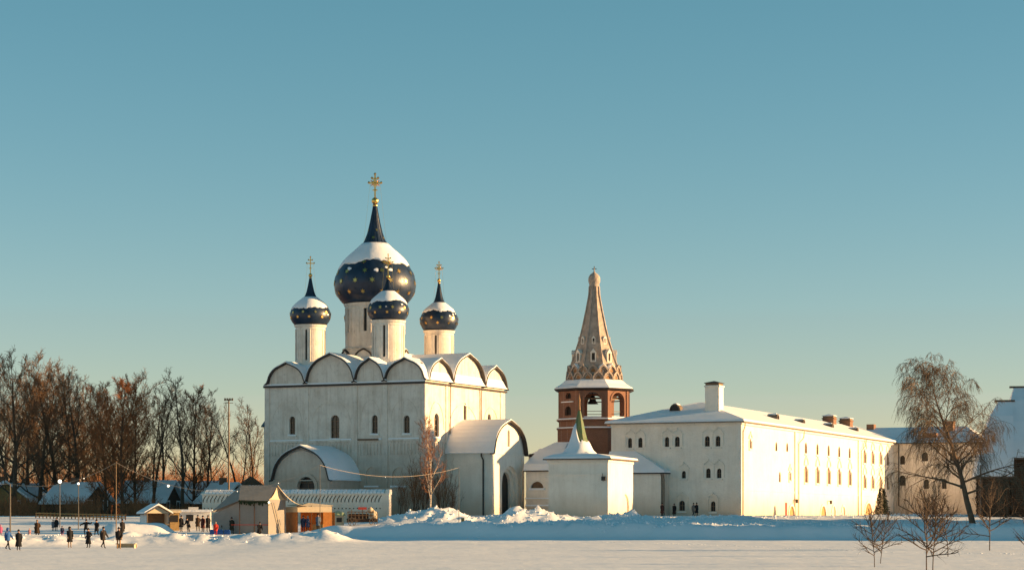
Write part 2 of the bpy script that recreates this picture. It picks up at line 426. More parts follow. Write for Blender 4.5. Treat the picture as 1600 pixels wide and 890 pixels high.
# ------------------------------------------------------------------ cathedral
S = Site(663, 310, 25.5, 3.3)
cath = S.root('cathedral', 'large white cathedral with five blue star-spangled onion domes and snowy arched gables', 'cathedral')
CA, CB, CH = S.X(415), S.Y(789), 18.15          # left end (negative X), back end, cornice height
FO, FU, FN = (0, 0, 0), (1, 0, 0), (0, 1, 0)    # front face frame
RO, RU, RN = (0, 0, 0), (0, 1, 0), (-1, 0, 0)   # right face frame
fw = []
for pa, pb, ya, yb in ((452, 461, 650, 679), (516.5, 530, 648, 685), (580.5, 590, 648, 677.5), (630.5, 640, 648.5, 677)):
    xa, xb = S.X(pa), S.X(pb); fw.append((xa, xb, S.Z(yb, xa), S.Z(ya, xa)))
rw = []
for pa, pb, ya, yb in ((678.5, 686, 645, 682), (724.5, 729, 629, 655), (762, 767, 646, 668)):
    Ya, Yb = S.Y(pa), S.Y(pb); rw.append((Ya, Yb, S.Z(yb, 0, Ya), S.Z(ya, 0, Ya)))
fn_niche = []
for pa, pb, ya, yb in ((572, 590, 729, 759), (613, 633, 730, 759)):
    xa, xb = S.X(pa), S.X(pb); fn_niche.append((xa, xb, S.Z(yb, xa), S.Z(ya, xa)))
w = MB()
w.facade(FO, FU, FN, rect(CA, 0, -2, CH), [arch(*q) for q in fw] + [arch(*q) for q in fn_niche], .45)
w.facade(RO, RU, RN, rect(0, CB, -2, CH), [arch(*q) for q in rw], .45)
w.poly([(CA, CB, -2), (CA, 0, -2), (CA, 0, CH), (CA, CB, CH)])
w.poly([(0, CB, -2), (CA, CB, -2), (CA, CB, CH), (0, CB, CH)])
w.poly([(CA, 0, CH), (0, 0, CH), (0, CB, CH), (CA, CB, CH)])
for q in fn_niche: w.prism(arch(*q), lambda a, b, t: (a, t, b), .2, .25)
wall = w.build('wall', M['wall_cath'], cath, recalc=False)
for i, q in enumerate(fw):
    window(cath, FO, FU, FN, *q, depth=.45, style='sill', bars=True)
for i, q in enumerate(rw): window(cath, RO, RU, RN, *q, depth=.45, style='sill' if i == 0 else None, pane='glass')
for q in fn_niche:
    s = MB(); s.prism([(q[0] - .25, q[2] - .14), (q[1] + .25, q[2] - .14), (q[1] + .2, q[2] + .06), (q[0] - .2, q[2] + .1)], XZ, -.22, .18); s.build('snow', M['snow'], cath)
# pilasters, cornice, snow ledge and blind arcade
zl = S.Z(687, -12)
fcut = [S.X(p) for p in (417.5, 479, 555, 602, 661)]
rcut = [S.Y(p) for p in (666, 698, 750.5, 783)]
for x in fcut: p = MB(); p.box(x - .42, x + .42, -.14, .02, -2, zl + .5); p.box(x - .35, x + .35, -.1, .02, zl + .5, CH - .02); p.build('pilaster', M['wall_cath'], cath)
for y in rcut: p = MB(); p.box(-.02, .14, y - .42, y + .42, -2, zl + .5); p.box(-.02, .1, y - .35, y + .35, zl + .5, CH - .02); p.build('pilaster', M['wall_cath'], cath)
c = MB()
c.box(CA - .25, .25, -.25, .06, CH - .18, CH + .1); c.box(-.06, .25, .07, CB + .25, CH - .18, CH + .1)
c.box(CA - .25, CA + .06, .07, CB + .25, CH - .18, CH + .1)
c.build('cornice', M['rim'], cath)
c = MB(); c.box(CA - .22, .22, -.2, .2, CH + .102, CH + .32); c.build('snow', M['snow'], cath)
c = MB(); s = MB()
for a, b in zip(fcut, fcut[1:]):
    c.box(a + .45, b - .45, -.16, .02, zl - .25, zl); s.prism([(a + .5, zl), (b - .5, zl), (b - .6, zl + .2), (a + .55, zl + .16)], XZ, -.16, -.002)
    n = int((b - a) / .62)
    for k in range(n):
        x = a + .75 + (b - a - 1.5) * k / max(1, n - 1)
        c.box(x - .07, x + .07, -.1, .02, zl - 1.9, zl - .45); c.prism(arch(x - .26, x + .26, zl - .6, zl - .27), XZ, -.07, .02)
        c.box(x - .13, x + .13, -.14, .02, zl - 2.05, zl - 1.88)
for a, b in zip(rcut, rcut[1:]):
    c.box(-.02, .16, a + .45, b - .45, zl - .25, zl)
    n = int((b - a) / .62)
    for k in range(n):
        y = a + .75 + (b - a - 1.5) * k / max(1, n - 1)
        c.box(-.02, .1, y - .07, y + .07, zl - 1.9, zl - .45); c.box(-.02, .14, y - .13, y + .13, zl - 2.05, zl - 1.88)
o = c.build('arcade_belt', M['wall_cath'], cath, kind='stuff'); s.build('snow', M['snow'], o)
# shallow blind arches high on the walls
b = MB()
for a, c_ in zip(fcut, fcut[1:]):
    z0 = CH - 5.2; b.band(archline(a + .9, c_ - .9, z0, CH - 2.3, 0), archline(a + .75, c_ - .75, z0, CH - 2.15, 0), XZ, -.05, .02)
for a, c_ in zip(rcut, rcut[1:]):
    z0 = CH - 6.2; b.band(archline(a + .9, c_ - .9, z0, CH - 2.6, 0), archline(a + .7, c_ - .7, z0, CH - 2.4, 0), YZ, -.02, .07)
b.build('blind_arches', M['wall_cath'], cath, kind='stuff')
b = MB(); x = S.X(570); b.box(x - 1.0, x + 2.2, -.3, -.16, zl - .12, zl + .14); b.build('old_beam', M['frame'], cath)
# gables and barrel roofs
fg = [(S.X(a), S.X(b_), S.Z(t, S.X((a + b_) / 2))) for a, b_, t in ((421, 476, 568), (481, 553, 554), (557, 600, 561), (604, 663, 561))]
rg = [(S.Y(a), S.Y(b_), S.Z(t, 0, S.Y((a + b_) / 2))) for a, b_, t in ((668, 703.5, 562), (706, 754, 555), (756, 788, 574))]
ZS = CH + .45
def keel_roof(x0, x1, zs, za, t0, tg, t1, fn, rim0, rim1, parent, flare=.55):
    # rim0..rim1 the dark edge, t0..tg snow on the overhang, tg..t1 the snowy barrel behind the gable
    inn = archline(x0, x1, zs, za, .25)
    o1 = archline(x0 - .12, x1 + .12, zs, za + .2, .32)
    o1 = [(x0 - flare, zs - .12), (x0 - .25, zs + .02)] + o1[1:-1] + [(x1 + .25, zs + .02), (x1 + flare, zs - .12)]
    inn2 = [(x0 - flare, zs - .26), (x0 - .2, zs - .14)] + inn[1:-1] + [(x1 + .2, zs - .14), (x1 + flare, zs - .26)]
    r = MB(); r.band(inn2, o1, fn, rim0, rim1); r.build('roof_edge', M['rim'], parent)
    o3 = archline(x0 - .2, x1 + .2, zs + .05, za + .36, .35)
    o3 = [(x0 - flare + .1, zs + .0), (x0 - .3, zs + .14)] + o3[1:-1] + [(x1 + .3, zs + .14), (x1 + flare - .1, zs + .0)]
    n = MB(); n.band([(a, b_ + .01) for a, b_ in o1], o3, fn, min(t0, tg), max(t0, tg)); n.build('snow', M['roof_snow'], parent)
    n = MB(); n.prism(o3 + [(x1 + flare - .12, zs - .1), (x0 - flare + .12, zs - .1)], fn, min(tg, t1), max(tg, t1)); n.build('roof', M['roof_snow'], parent)
for i, (x0, x1, za) in enumerate(fg):
    gm = MB(); gm.prism(archline(x0, x1, ZS, za) + [(x1, CH + .05), (x0, CH + .05)], XZ, .08, .7); gm.build('gable', M['wall_cath'], cath)
    keel_roof(x0, x1, ZS, za, -.4, .6, CB + .2 - .013 * i, XZ, -.5, .06, cath)
for i, (y0, y1, za) in enumerate(rg):
    gm = MB(); gm.prism(archline(y0, y1, ZS, za) + [(y1, CH + .05), (y0, CH + .05)], YZ, -.7, -.08); gm.build('gable', M['wall_cath'], cath)
    keel_roof(y0, y1, ZS, za, .4, -.6, CA + .15 + .013 * i, YZ, -.06, .5, cath)
# low roof mound under the drums
m = MB(); m.loft([[(CA + 1, 1, CH), (-1, 1, CH), (-1, CB - 1, CH), (CA + 1, CB - 1, CH)], [(CA + 9, 9, CH + 4.9), (-9, 9, CH + 4.9), (-9, CB - 9, CH + 4.9), (CA + 9, CB - 9, CH + 4.9)]])
m.build('roof', M['roof_snow'], cath)
pipe = MB(); pipe.lathe([(0, .4), (.28, .3), (.28, 0), (0, 0)], 8, (-1.2, 1.3, CH + 2.4)); pipe.build('vent_pipe', M['rim'], cath)

star_mb = MB()
pts = [((.5 if k % 2 == 0 else .19) * math.cos(PI * k / 6 + PI / 2), (.5 if k % 2 == 0 else .19) * math.sin(PI * k / 6 + PI / 2)) for k in range(12)]
star_mb.prism(pts, XY, -.03, .035)
STAR = star_mb.mesh('star', M['gold'])
ONION = [(.73, -.46), (.80, -.42), (.90, -.30), (.98, -.14), (1.0, 0), (.985, .14), (.93, .29), (.84, .44), (.72, .58), (.58, .71), (.44, .82), (.345, .905), (.30, .96), (.262, 1.02), (.22, 1.12), (.18, 1.25), (.14, 1.42), (.10, 1.62), (.065, 1.82), (.035, 2.02), (.03, 2.06)]
def onion_r(z):
    for (r0, z0), (r1, z1) in zip(ONION, ONION[1:]):
        if z <= z1: t = (z - z0) / (z1 - z0); return r0 + (r1 - r0) * t, (z1 - z0) / max(1e-4, math.hypot(z1 - z0, r1 - r0)), -(r1 - r0) / max(1e-4, math.hypot(z1 - z0, r1 - r0))
    return ONION[-1][0], 1, 0
def drum_and_dome(px, X, Y, rp, rd, py_bot, py_wide, py_cone, py_ball, py_cross, snow_lo, snow_hi, nslit, rows, seed, big=False, gold=True):
    rnd = random.Random(seed)
    d = S.cy - X * S.s + Y * S.c; k = d / FPX
    Z = lambda py: S.Z(py, X, Y)
    r = rp * k; zt = Z(py_bot); z0 = CH + (4.0 if big else 1.2)
    n = 56 if big else 40
    step = n // nslit; slits = [i * step + 1 for i in range(nslit)]
    zs0, zs1 = z0 + (zt - z0) * (.5 if big else .34), z0 + (zt - z0) * .9
    mb = MB(); pn = MB()
    ring = lambda rr, z, i: (X + rr * math.cos(2 * PI * i / n), Y + rr * math.sin(2 * PI * i / n), z)
    for i in range(n):
        mb.poly([ring(r, z0, i), ring(r, z0, i + 1), ring(r, zs0, i + 1), ring(r, zs0, i)])
        mb.poly([ring(r, zs1, i), ring(r, zs1, i + 1), ring(r, zt, i + 1), ring(r, zt, i)])
        if i in slits:
            q = r - .35
            mb.poly([ring(r, zs0, i), ring(r, zs1, i), ring(q, zs1, i), ring(q, zs0, i)]); mb.poly([ring(r, zs0, i + 1), ring(r, zs1, i + 1), ring(q, zs1, i + 1), ring(q, zs0, i + 1)])
            mb.poly([ring(r, zs0, i), ring(r, zs0, i + 1), ring(q, zs0, i + 1), ring(q, zs0, i)]); mb.poly([ring(r, zs1, i), ring(r, zs1, i + 1), ring(q, zs1, i + 1), ring(q, zs1, i)])
            wm = MB(); wm.poly([ring(q + .02, zs0, i), ring(q + .02, zs0, i + 1), ring(q + .02, zs1, i + 1), ring(q + .02, zs1, i)]); pn.v += [(p_[0], p_[1], p_[2]) for p_ in wm.v]; pn.f.append(tuple(range(len(pn.v) - 4, len(pn.v))))
        else: mb.poly([ring(r, zs0, i), ring(r, zs0, i + 1), ring(r, zs1, i + 1), ring(r, zs1, i)])
    dr = mb.build('drum', M['drum'], cath, recalc=False)
    dr.data.polygons.foreach_set("use_smooth", [False] * len(dr.data.polygons))
    for k_ in range(len(pn.f)):
        one = MB(); one.add([pn.v[j] for j in pn.f[k_]], [(0, 1, 2, 3)]); one.build('slit_window', M['dark'], dr)
    cm = MB()
    cm.lathe([(r, zt - .75), (r + .07, zt - .72), (r + .07, zt - .6), (r, zt - .58)], n, (X, Y, 0)); cm.lathe([(r, zt - .35), (r + .14, zt - .3), (r + .2, zt - .05), (r + .28, zt), (r * .6, zt + .02)], n, (X, Y, 0))
    for s_ in slits:                                  # raised shafts beside the slits
        for e in (-1.3, 2.3):
            a = 2 * PI * (s_ + e) / n; cm.tube([(X + (r + .02) * math.cos(a), Y + (r + .02) * math.sin(a), zs0 - .2), (X + (r + .02) * math.cos(a), Y + (r + .02) * math.sin(a), zs1 + .15)], .06, 5)
    cm.build('drum_cornice', M['drum'], dr)
    fl = MB(); fl.lathe([(r + .75, z0 - .3), (r + .5, z0 + .25), (r + .06, z0 + .6), (r, z0 + .75)], n, (X, Y, 0)); fl.build('flashing', M['rim'] if not big else M['roof_snow'], dr)
    if big:
        fb = MB(); fb.lathe([(r + .32, z0 - .5), (r + .32, z0 + 1.5), (r + .45, z0 + 1.62), (r + .3, z0 + 1.75), (r, z0 + 1.9)], n, (X, Y, 0)); fb.build('pedestal', M['drum'], dr)
        for k_ in range(8):
            a = 2 * PI * k_ / 8 + .15; rot = Matrix.Rotation(a - PI / 2, 4, 'Z')
            km = MB(); hw = (r + .3) * math.tan(PI / 8) * .86
            km.band(archline(-hw + .2, hw - .2, -.6, 1.35, .1), archline(-hw, hw, -.6, 1.6, .14), lambda p_, q_, t: (p_, t, q_), .0, .34)
            ko = km.build('kokoshnik_edge', M['rim'], dr); ko.matrix_local = Matrix.Translation((X, Y, z0)) @ rot @ Matrix.Translation((0, r + .25, 0))
            km = MB(); km.prism(archline(-hw + .2, hw - .2, -.6, 1.35, .1), lambda p_, q_, t: (p_, t, q_), .0, .2)
            ko = km.build('kokoshnik', M['drum'], dr); ko.matrix_local = Matrix.Translation((X, Y, z0)) @ rot @ Matrix.Translation((0, r + .25, 0))
    # dome
    rd *= k; zw = Z(py_wide); zc = Z(py_cone); zb = Z(py_ball)
    sc_lo = (zw - zt) / .46 / rd; sc_mid = (zc - zw) / .96 / rd; sc_hi = (zb - zc) / 1.10 / rd
    def zmap(z):
        if z < 0: return zw + z * rd * sc_lo
        if z < .96: return zw + z * rd * sc_mid
        return zc + (z - .96) * rd * sc_hi
    prof = []
    for (r0, a), (r1, b_) in zip(ONION, ONION[1:]):
        for t in (0, .5): prof.append(((r0 + (r1 - r0) * t) * rd, zmap(a + (b_ - a) * t)))
    prof.append((ONION[-1][0] * rd, zmap(ONION[-1][1])))
    dm = MB(); dm.lathe(prof, 48, (X, Y, 0)); dome = dm.build('dome', M['dome'], cath, smooth=True)
    # seams of the sheet metal
    se = MB()
    for i in range(0, 48, 3):
        a = 2 * PI * i / 48; pp = [(X + (q + .012) * math.cos(a), Y + (q + .012) * math.sin(a), z) for q, z in prof[::3]]
        se.tube(pp, .02 if not big else .03, 4)
    se.build('seams', M['dome'], dome, kind='stuff')
    # snow lying on the shoulders
    zl0, zl1 = Z(snow_lo), Z(snow_hi)
    sm = MB(); rings = []
    def rad(z):
        for (r0, a), (r1, b_) in zip(prof, prof[1:]):
            if z <= b_: t = (z - a) / max(1e-5, b_ - a); return r0 + (r1 - r0) * t
        return prof[-1][0]
    N = 72
    cn = lambda a, f, o: noise.noise((math.cos(a) * f, math.sin(a) * f, seed + o))
    low = [zl0 + (zl1 - zl0) * (.20 * cn(2 * PI * i / N, 1.6, 0) + .14 * cn(2 * PI * i / N, 5, 4) + .09 * cn(2 * PI * i / N, 13, 8) + .10 * math.cos(2 * PI * i / N + .5)) for i in range(N)]
    for t in (0, 0, .12, .3, .5, .7, .85, 1.0, 1.0):
        first = len(rings) == 0; last = len(rings) == 8
        ring_ = []
        for i in range(N):
            z = low[i] + (zl1 - low[i]) * t; th = 0.0 if first or last else (.03 + .10 * min(1, t * 4) * (1 if t < .9 else .5)) * (1.5 if big else 1)
            q = rad(z) + (-.06 if first or last else th)
            ring_.append((X + q * math.cos(2 * PI * i / N), Y + q * math.sin(2 * PI * i / N), z + (th * .3)))
        rings.append(ring_)
    sm.loft(rings, cap=False); sm.build('snow_cap', M['roof_snow'], dome, smooth=True)
    for k_ in range(9 if big else 4):                 # scraps of snow left below the cap
        a = rnd.random() * 6.28; z = zl0 - (zl1 - zl0) * rnd.uniform(.08, .42); q = MB(); m_ = 9
        rr_ = rnd.uniform(.18, .42) * (1.3 if big else .7); cen = Vector((X + (rad(z) + .06) * math.cos(a), Y + (rad(z) + .06) * math.sin(a), z))
        rim_ = []
        for i in range(m_):
            b_ = 2 * PI * i / m_; w_ = rr_ * rnd.uniform(.5, 1.1); zz_ = z + math.sin(b_) * w_ * .7; aa = a + math.cos(b_) * w_ / rad(z)
            rim_.append((X + (rad(zz_) + .012) * math.cos(aa), Y + (rad(zz_) + .012) * math.sin(aa), zz_))
        q.add([cen] + rim_, [(0, i + 1, (i + 1) % m_ + 1) for i in range(m_)]); q.build('snow_patch', M['roof_snow'], dome, smooth=True)
    # stars
    for zz, cnt, off, ss in rows:
        for i in range(cnt):
            a = 2 * PI * (i + off) / cnt + rnd.uniform(-.04, .04)
            q, nr, nz_ = onion_r(zz)
            nrm = Vector((math.cos(a) * nr, math.sin(a) * nr, nz_ * 1.0)).normalized()
            pos = Vector((X + (q * rd + .04) * math.cos(a), Y + (q * rd + .04) * math.sin(a), zmap(zz)))
            tan = Vector((-math.sin(a), math.cos(a), 0)); up = nrm.cross(tan)
            rot = Matrix((tan, up, nrm)).transposed().to_4x4() @ Matrix.Scale(ss, 4)
            inst('star', STAR, dome, pos, rot)
    # ball and cross
    zball = Z(py_ball); ztop = Z(py_cross); rb = .5 if big else .27
    cr = MB(); cr.lathe([(.05, -1.0 * rb)] + [(rb * math.cos(t), rb * math.sin(t)) for t in [R(x) for x in range(-75, 90, 15)]] + [(.05, rb * 1.1)], 14, (X, Y, zball))
    cr.lathe([(rb * .55, -rb * 1.6), (rb * .75, -rb * 1.3), (rb * .4, -rb)], 12, (X, Y, zball))
    cr.build('ball', M['gold'] , dome, smooth=True)
    h = ztop - zball - rb; bw = .065 * (1.7 if big else 1)
    cr = MB(); zc0 = zball + rb; cs, sn = math.cos(S.th), math.sin(S.th)
    arm = h * (.27 if big else .24)
    def bar(x0, x1, z0_, z1_, t=bw): cr.add([(X + x * .88 - s_ * .47 * t, Y + x * .47 + s_ * .88 * t, z) for s_ in (-1, 1) for x, z in ((x0, z0_), (x1, z0_), (x1, z1_), (x0, z1_))], [(0, 1, 2, 3), (7, 6, 5, 4), (0, 1, 5, 4), (1, 2, 6, 5), (2, 3, 7, 6), (3, 0, 4, 7)])
    bar(-bw, bw, zc0, zc0 + h); bar(-arm, arm, zc0 + h * .60, zc0 + h * .60 + 2 * bw); bar(-arm * .5, arm * .5, zc0 + h * .80, zc0 + h * .80 + 1.6 * bw)
    bar(-arm * .4, arm * .4, zc0 + h * .30, zc0 + h * .30 + 1.4 * bw)
    for x, z in ((-arm, .62), (arm, .62), (0, 1.0), (-arm * .5, .82), (arm * .5, .82)):
        cr.lathe([(0, -bw * 2), (bw * 2, 0), (0, bw * 2)], 8, (X + x * .88, Y + x * .47, zc0 + h * z + bw))
    if gold:                                          # pierced rays round the crossing
        for k_ in range(12):
            a = 2 * PI * k_ / 12; q0, q1 = arm * .25, arm * (.85 if k_ % 2 else .7)
            cr.tube([(X + .88 * q0 * math.cos(a), Y + .47 * q0 * math.cos(a), zc0 + h * .63 + q0 * math.sin(a)), (X + .88 * q1 * math.cos(a), Y + .47 * q1 * math.cos(a), zc0 + h * .63 + q1 * math.sin(a))], [bw * .9, bw * .5], 4, True)
    for s_ in (-1, 1): cr.tube([(X + s_ * arm * .7, Y + s_ * arm * .4, zc0 + h * .6), (X + s_ * rd * .25, Y + s_ * rd * .12, zc + .2)], .012, 3)
    cr.build('cross', M['gold'], dome)
    return dome
Yf, Yb_, Ym = 5.0, 20.2, 12.6
def Xat(px, Y): return S.X(px, Y)
drum_and_dome(586, Xat(586, Ym), Ym, 46.5, 64, 476, 446, 381, 314, 273, 419, 381, 8, [(-.22, 14, 0, .75), (.04, 14, .5, .85), (.26, 13, .2, .8), (.47, 11, .6, .75), (1.1, 5, 0, .55), (1.3, 4, .5, .45)], 3, True)
drum_and_dome(485, Xat(485, Yf), Yf, 23, 32, 508, 493, 464, 430, 402, 484, 464, 6, [(-.12, 10, .3, .5), (.12, 10, .8, .5)], 11, gold=False)
drum_and_dome(606.5, Xat(606.5, Yf), Yf, 25, 32.5, 501, 486, 455, 432, 398, 474, 455, 6, [(-.12, 10, .2, .5), (.12, 10, .7, .55)], 17)
drum_and_dome(686, Xat(686, Yb_), Yb_, 22.5, 30, 517, 501, 473, 438, 410, 489, 473, 6, [(-.15, 10, .1, .5), (.1, 10, .55, .55)], 23)
drum_and_dome(567, Xat(485, Yf) , Yb_, 22, 30, 512, 497, 468, 434, 406, 486, 468, 6, [(0, 10, .1, .5)], 29)
# apses on the far left end
ap = MB(); rf = MB(); za = S.Z(667, CA - 2, 5)
for yc, rr in ((4.2, 3.2), (12.5, 4.6), (21, 3.2)):
    ap.lathe([(rr, -2), (rr, za), (rr * .8, za)], 20, (CA + (.9 if rr < 4 else .2), yc, 0), PI / 2, 3 * PI / 2)
    rf.lathe([(rr + .45, za - .05), (rr + .4, za + .1), (rr * .95, za + .9), (rr * .65, za + 1.8), (.1, za + 2.4)], 20, (CA + (.9 if rr < 4 else .2), yc, 0), PI / 2, 3 * PI / 2)
ap.build('apse', M['wall_cath'], cath, smooth=True); rf.build('apse_roof', M['iron'], cath, smooth=True)
# porch on the left face
PX1 = S.X(566); PL = S.Y(516, PX1); PX0 = S.X(420.5, PL); pzs = S.Z(748, PX1, PL); pza = S.Z(698, (PX0 + PX1) / 2, PL)
xm = S.X(475, PL); da, db = S.Z(800, xm, PL), S.Z(744, xm, PL); dw = 1.35
wm = MB()
wm.facade((0, PL + .6, 0), FU, FN, [(PX0 + .5, -2), (PX1 - .5, -2)] + archline(PX1 - .5, PX0 + .5, pzs, pza - .35, .2), [arch(xm - dw, xm + dw, da, db)], .7)
wm.poly([(PX1 - .5, PL + .6, -2), (PX1 - .5, .1, -2), (PX1 - .5, .1, pzs), (PX1 - .5, PL + .6, pzs)]); wm.poly([(PX0 + .5, .1, -2), (PX0 + .5, PL + .6, -2), (PX0 + .5, PL + .6, pzs), (PX0 + .5, .1, pzs)])
wm.box(PX0 + .3, PX1 - .3, PL + .5, PL + .585, pzs - .2, pzs - .05)
wm.band(arch(xm - dw, xm + dw, da, db)[1:], arch(xm - dw - .45, xm + dw + .45, da, db + .45)[1:], XZ, PL + .45, PL + .59)
porch = wm.build('porch', M['wall_cath'], cath, recalc=False)
keel_roof(PX0 + .5, PX1 - .5, pzs, pza, PL + .02, PL + 1.4, -.02, XZ, PL - .1, PL + .55, porch, flare=.5)
window(porch, (0, PL + .6, 0), FU, FN, xm - dw, xm + dw, da, db, depth=.65, pane='dark', name='door')
fe = MB(); fe.box(xm - 1.75, xm - 1.6, PL + .6, PL + .7, 0, .1); 
# porch on the right face
QY0 = S.Y(694); QL = S.X(771, QY0); QY1 = S.Y(826, QL); qzs = S.Z(706, QL, QY0); qza = S.Z(658, QL, (QY0 + QY1) / 2)
ym = S.Y(797, QL - .6); zt = S.Z(727, QL, ym); wm = MB()
sa, sb = S.Y(793, QL - .6), S.Y(796.5, QL - .6); slit = arch(sa, sb, S.Z(697, QL, sa), S.Z(671, QL, sa))
g0, g1 = QY0 + .5, QY1 - .5
wm.facade((QL - .6, 0, 0), RU, RN, [(g0, -2), (g1, -2)] + archline(g1, g0, qzs, qza - .35, .2), [arch(ym - 2.6, ym + 2.6, -1.9, zt), slit], .9)
wm.poly([(0, g0, -2), (QL - .6, g0, -2), (QL - .6, g0, qzs), (0, g0, qzs)]); wm.poly([(0, g1, -2), (QL - .6, g1, -2), (QL - .6, g1, qzs), (0, g1, qzs)])
wm.box(QL - .68, QL - .5, g0 - .1, g1 + .1, qzs - .22, qzs - .02)
for y in (g0 + .35, g1 - .35): wm.box(QL - .6, QL - .45, y - .35, y + .35, -2, qzs - .23)
P_ = lambda a, b_, t: (t, a, b_)
for k, (rr, xx) in enumerate(((2.15, QL - 1.0), (1.7, QL - 1.35))):
    wm.band(arch(ym - rr, ym + rr, -1.9, zt - .45 - .4 * k)[1:], arch(ym - 2.65, ym + 2.65, -1.9, zt + .1)[1:], P_, xx - .4, xx)
porch2 = wm.build('porch', M['wall_white'], cath, recalc=False)
keel_roof(g0, g1, qzs, qza, QL - .02, QL - 1.6, .02, YZ, QL - .55, QL + .1, porch2, flare=.5)
dm = MB(); dm.prism(arch(ym - 1.72, ym + 1.72, -1.9, zt - .8), YZ, QL - 1.9, QL - 1.8); dm.build('door', M['dark'], porch2)
dm = MB(); dm.prism(slit, YZ, QL - 1.5, QL - 1.4); dm.build('slit_window', M['dark'], porch2)
xp = S.X(754, g0); dp = MB(); dp.tube([(xp, g0 - .35, qzs - .1), (xp, g0 - .35, qzs - .5), (xp + .15, g0 - .12, qzs - 1), (xp + .15, g0 - .12, -1)], .11, 6); dp.build('drainpipe', M['rim'], porch2)
dp = MB()
for y in (rcut[1] + .65, rcut[2] - .1): dp.tube([(.3, y, CH), (.22, y, CH - 1), (.22, y, 9.0)], .07, 6)
dp.build('drainpipe', M['pipe'], cath)

# ------------------------------------------------------------------ bell tower
TD = 342.0
tw = at(928.5, 820, TD); TZ = 3.4
tower = thing('bell_tower', 'octagonal red brick bell tower with tall brown tent roof and open arches', 'bell tower', (tw.x, tw.y, TZ))
tz = lambda py: EYE + (HOR - py) / FPX * TD - TZ
kp = TD / FPX
va = [R(18 + 45 * i) for i in range(8)]
ov = lambda rr, a, z: (rr * math.sin(a), -rr * math.cos(a), z)
TR = 58 * kp; z_s2, z_s1, z_c = tz(671), tz(657.5), tz(610)
def octo(mb, prof):
    mb.loft([[ov(r_, a, z) for a in va] for r_, z in prof], cap=True)
b = MB(); octo(b, [(TR + .25, -2), (TR + .25, z_s2)]); octo(b, [(TR + .05, z_s2 + .02), (TR + .05, z_s1)])
b.build('base', M['brick'], tower)
for zz in (z_s2, z_s1):
    st = MB(); octo(st, [(TR + .3, zz - .12), (TR + .42, zz - .05), (TR + .42, zz + .08), (TR + .1, zz + .15)]); sc_ = st.build('string_course', M['brick'], tower)
    st = MB(); octo(st, [(TR + .42, zz + .09), (TR + .34, zz + .24), (TR - .02, zz + .32)]); st.build('snow', M['snow'], sc_)
zb0 = z_s1 + .16
for i in range(8):
    a0, a1 = va[i], va[(i + 1) % 8]
    p0, p1 = Vector(ov(TR, a0, 0)), Vector(ov(TR, a1, 0)); U = (p1 - p0).normalized(); L = (p1 - p0).length
    N = Vector((0, 0, 1)).cross(U); 
    if N.dot(-(p0 + p1)) < 0: N = -N
    f = MB()
    if i == 6:                                     # the shaded left face: small windows instead of the arch
        hs_ = [arch(L * .30, L * .62, zb0 + .55, zb0 + 1.9), arch(L * .34, L * .62, zb0 + 3.0, zb0 + 3.9)]
        f.facade(p0, U, N, rect(0, L, zb0 - .1, z_c), hs_, .5); pnl = f.build('belfry_wall', M['brick'], tower, recalc=False)
        for h_ in hs_: q = MB(); q.prism(h_, lambda a, b_, t: tuple(p0 + U * a + N * t + Vector((0, 0, b_))), .44, .5); q.build('window', M['dark'], pnl)
        q = MB(); q.prism(rect(L * .15, L * .75, zb0 + 2.45, zb0 + 2.6), lambda a, b_, t: tuple(p0 + U * a + N * t + Vector((0, 0, b_))), -.2, .05); q.build('ledge', M['snow'], pnl)
    else:
        hole = arch(L * .2, L * .8, zb0 + .25, z_c - .5, 12)
        f.facade(p0, U, N, rect(0, L, zb0 - .1, z_c), [hole], .95)
        f.facade(p0 + N * .95, U, N, rect(.4, L - .4, zb0 - .1, z_c), [hole], -.01)
        fnp = lambda a, b_, t: tuple(p0 + U * a + N * t + Vector((0, 0, b_)))
        f.band(arch(L * .2, L * .8, zb0 + .25, z_c - .5, 12)[1:], arch(L * .14, L * .86, zb0 + .25, z_c - .22, 12)[1:], fnp, -.1, .02)
        f.prism(rect(.02, L * .09, zb0, z_c - .05), fnp, -.12, .02); f.prism(rect(L * .91, L - .02, zb0, z_c - .05), fnp, -.12, .02)
        pnl = f.build('belfry_wall', M['brick'], tower, recalc=False)
        r_ = MB(); r_.prism(rect(L * .2, L * .8, zb0 + 1.05, zb0 + 1.13), fnp, .3, .36); r_.prism(rect(L * .2, L * .8, z_c - 1.5, z_c - 1.35), fnp, .45, .6); r_.build('tie_beam', M['frame'], pnl)
        sl = MB(); sl.prism(rect(L * .2 + .01, L * .8 - .01, zb0 + .2, zb0 + .34), fnp, -.1, .9); sl.build('snow', M['snow'], pnl)
fl = MB(); octo(fl, [(TR - .8, zb0 - .3), (TR - .8, zb0 - .1)]); octo(fl, [(TR - .5, z_c - .12), (TR - .5, z_c)]); fl.build('floor', M['plank'], tower)
bell = MB(); bell.lathe([(.05, 1.15), (.28, 1.1), (.42, .9), (.48, .5), (.6, .2), (.85, -.05), (.8, -.08)], 18, (-.3, -1.9, zb0 + 2.35)); bell.tube([(-.3, -1.9, zb0 + 3.4), (-.3, -1.9, z_c)], .06, 5); bell.build('bell', M['rim'], tower, smooth=True)
be = MB(); be.tube([(-TR * .8, -1.9, z_c - 1.2), (TR * .8, -1.9, z_c - 1.2)], .12, 4); be.build('bell_beam', M['frame'], tower)
ev = MB(); octo(ev, [(TR + .15, z_c - .25), (TR + .75, z_c), (TR + .8, z_c + .12), (TR + .4, z_c + .2)]); eave = ev.build('eave', M['rim'], tower)
ev = MB(); octo(ev, [(TR + .8, z_c + .13), (TR + .6, z_c + .35), (TR - .3, z_c + .85), (TR - 1.0, z_c + 1.45)]); ev.build('snow', M['roof_snow'], eave)
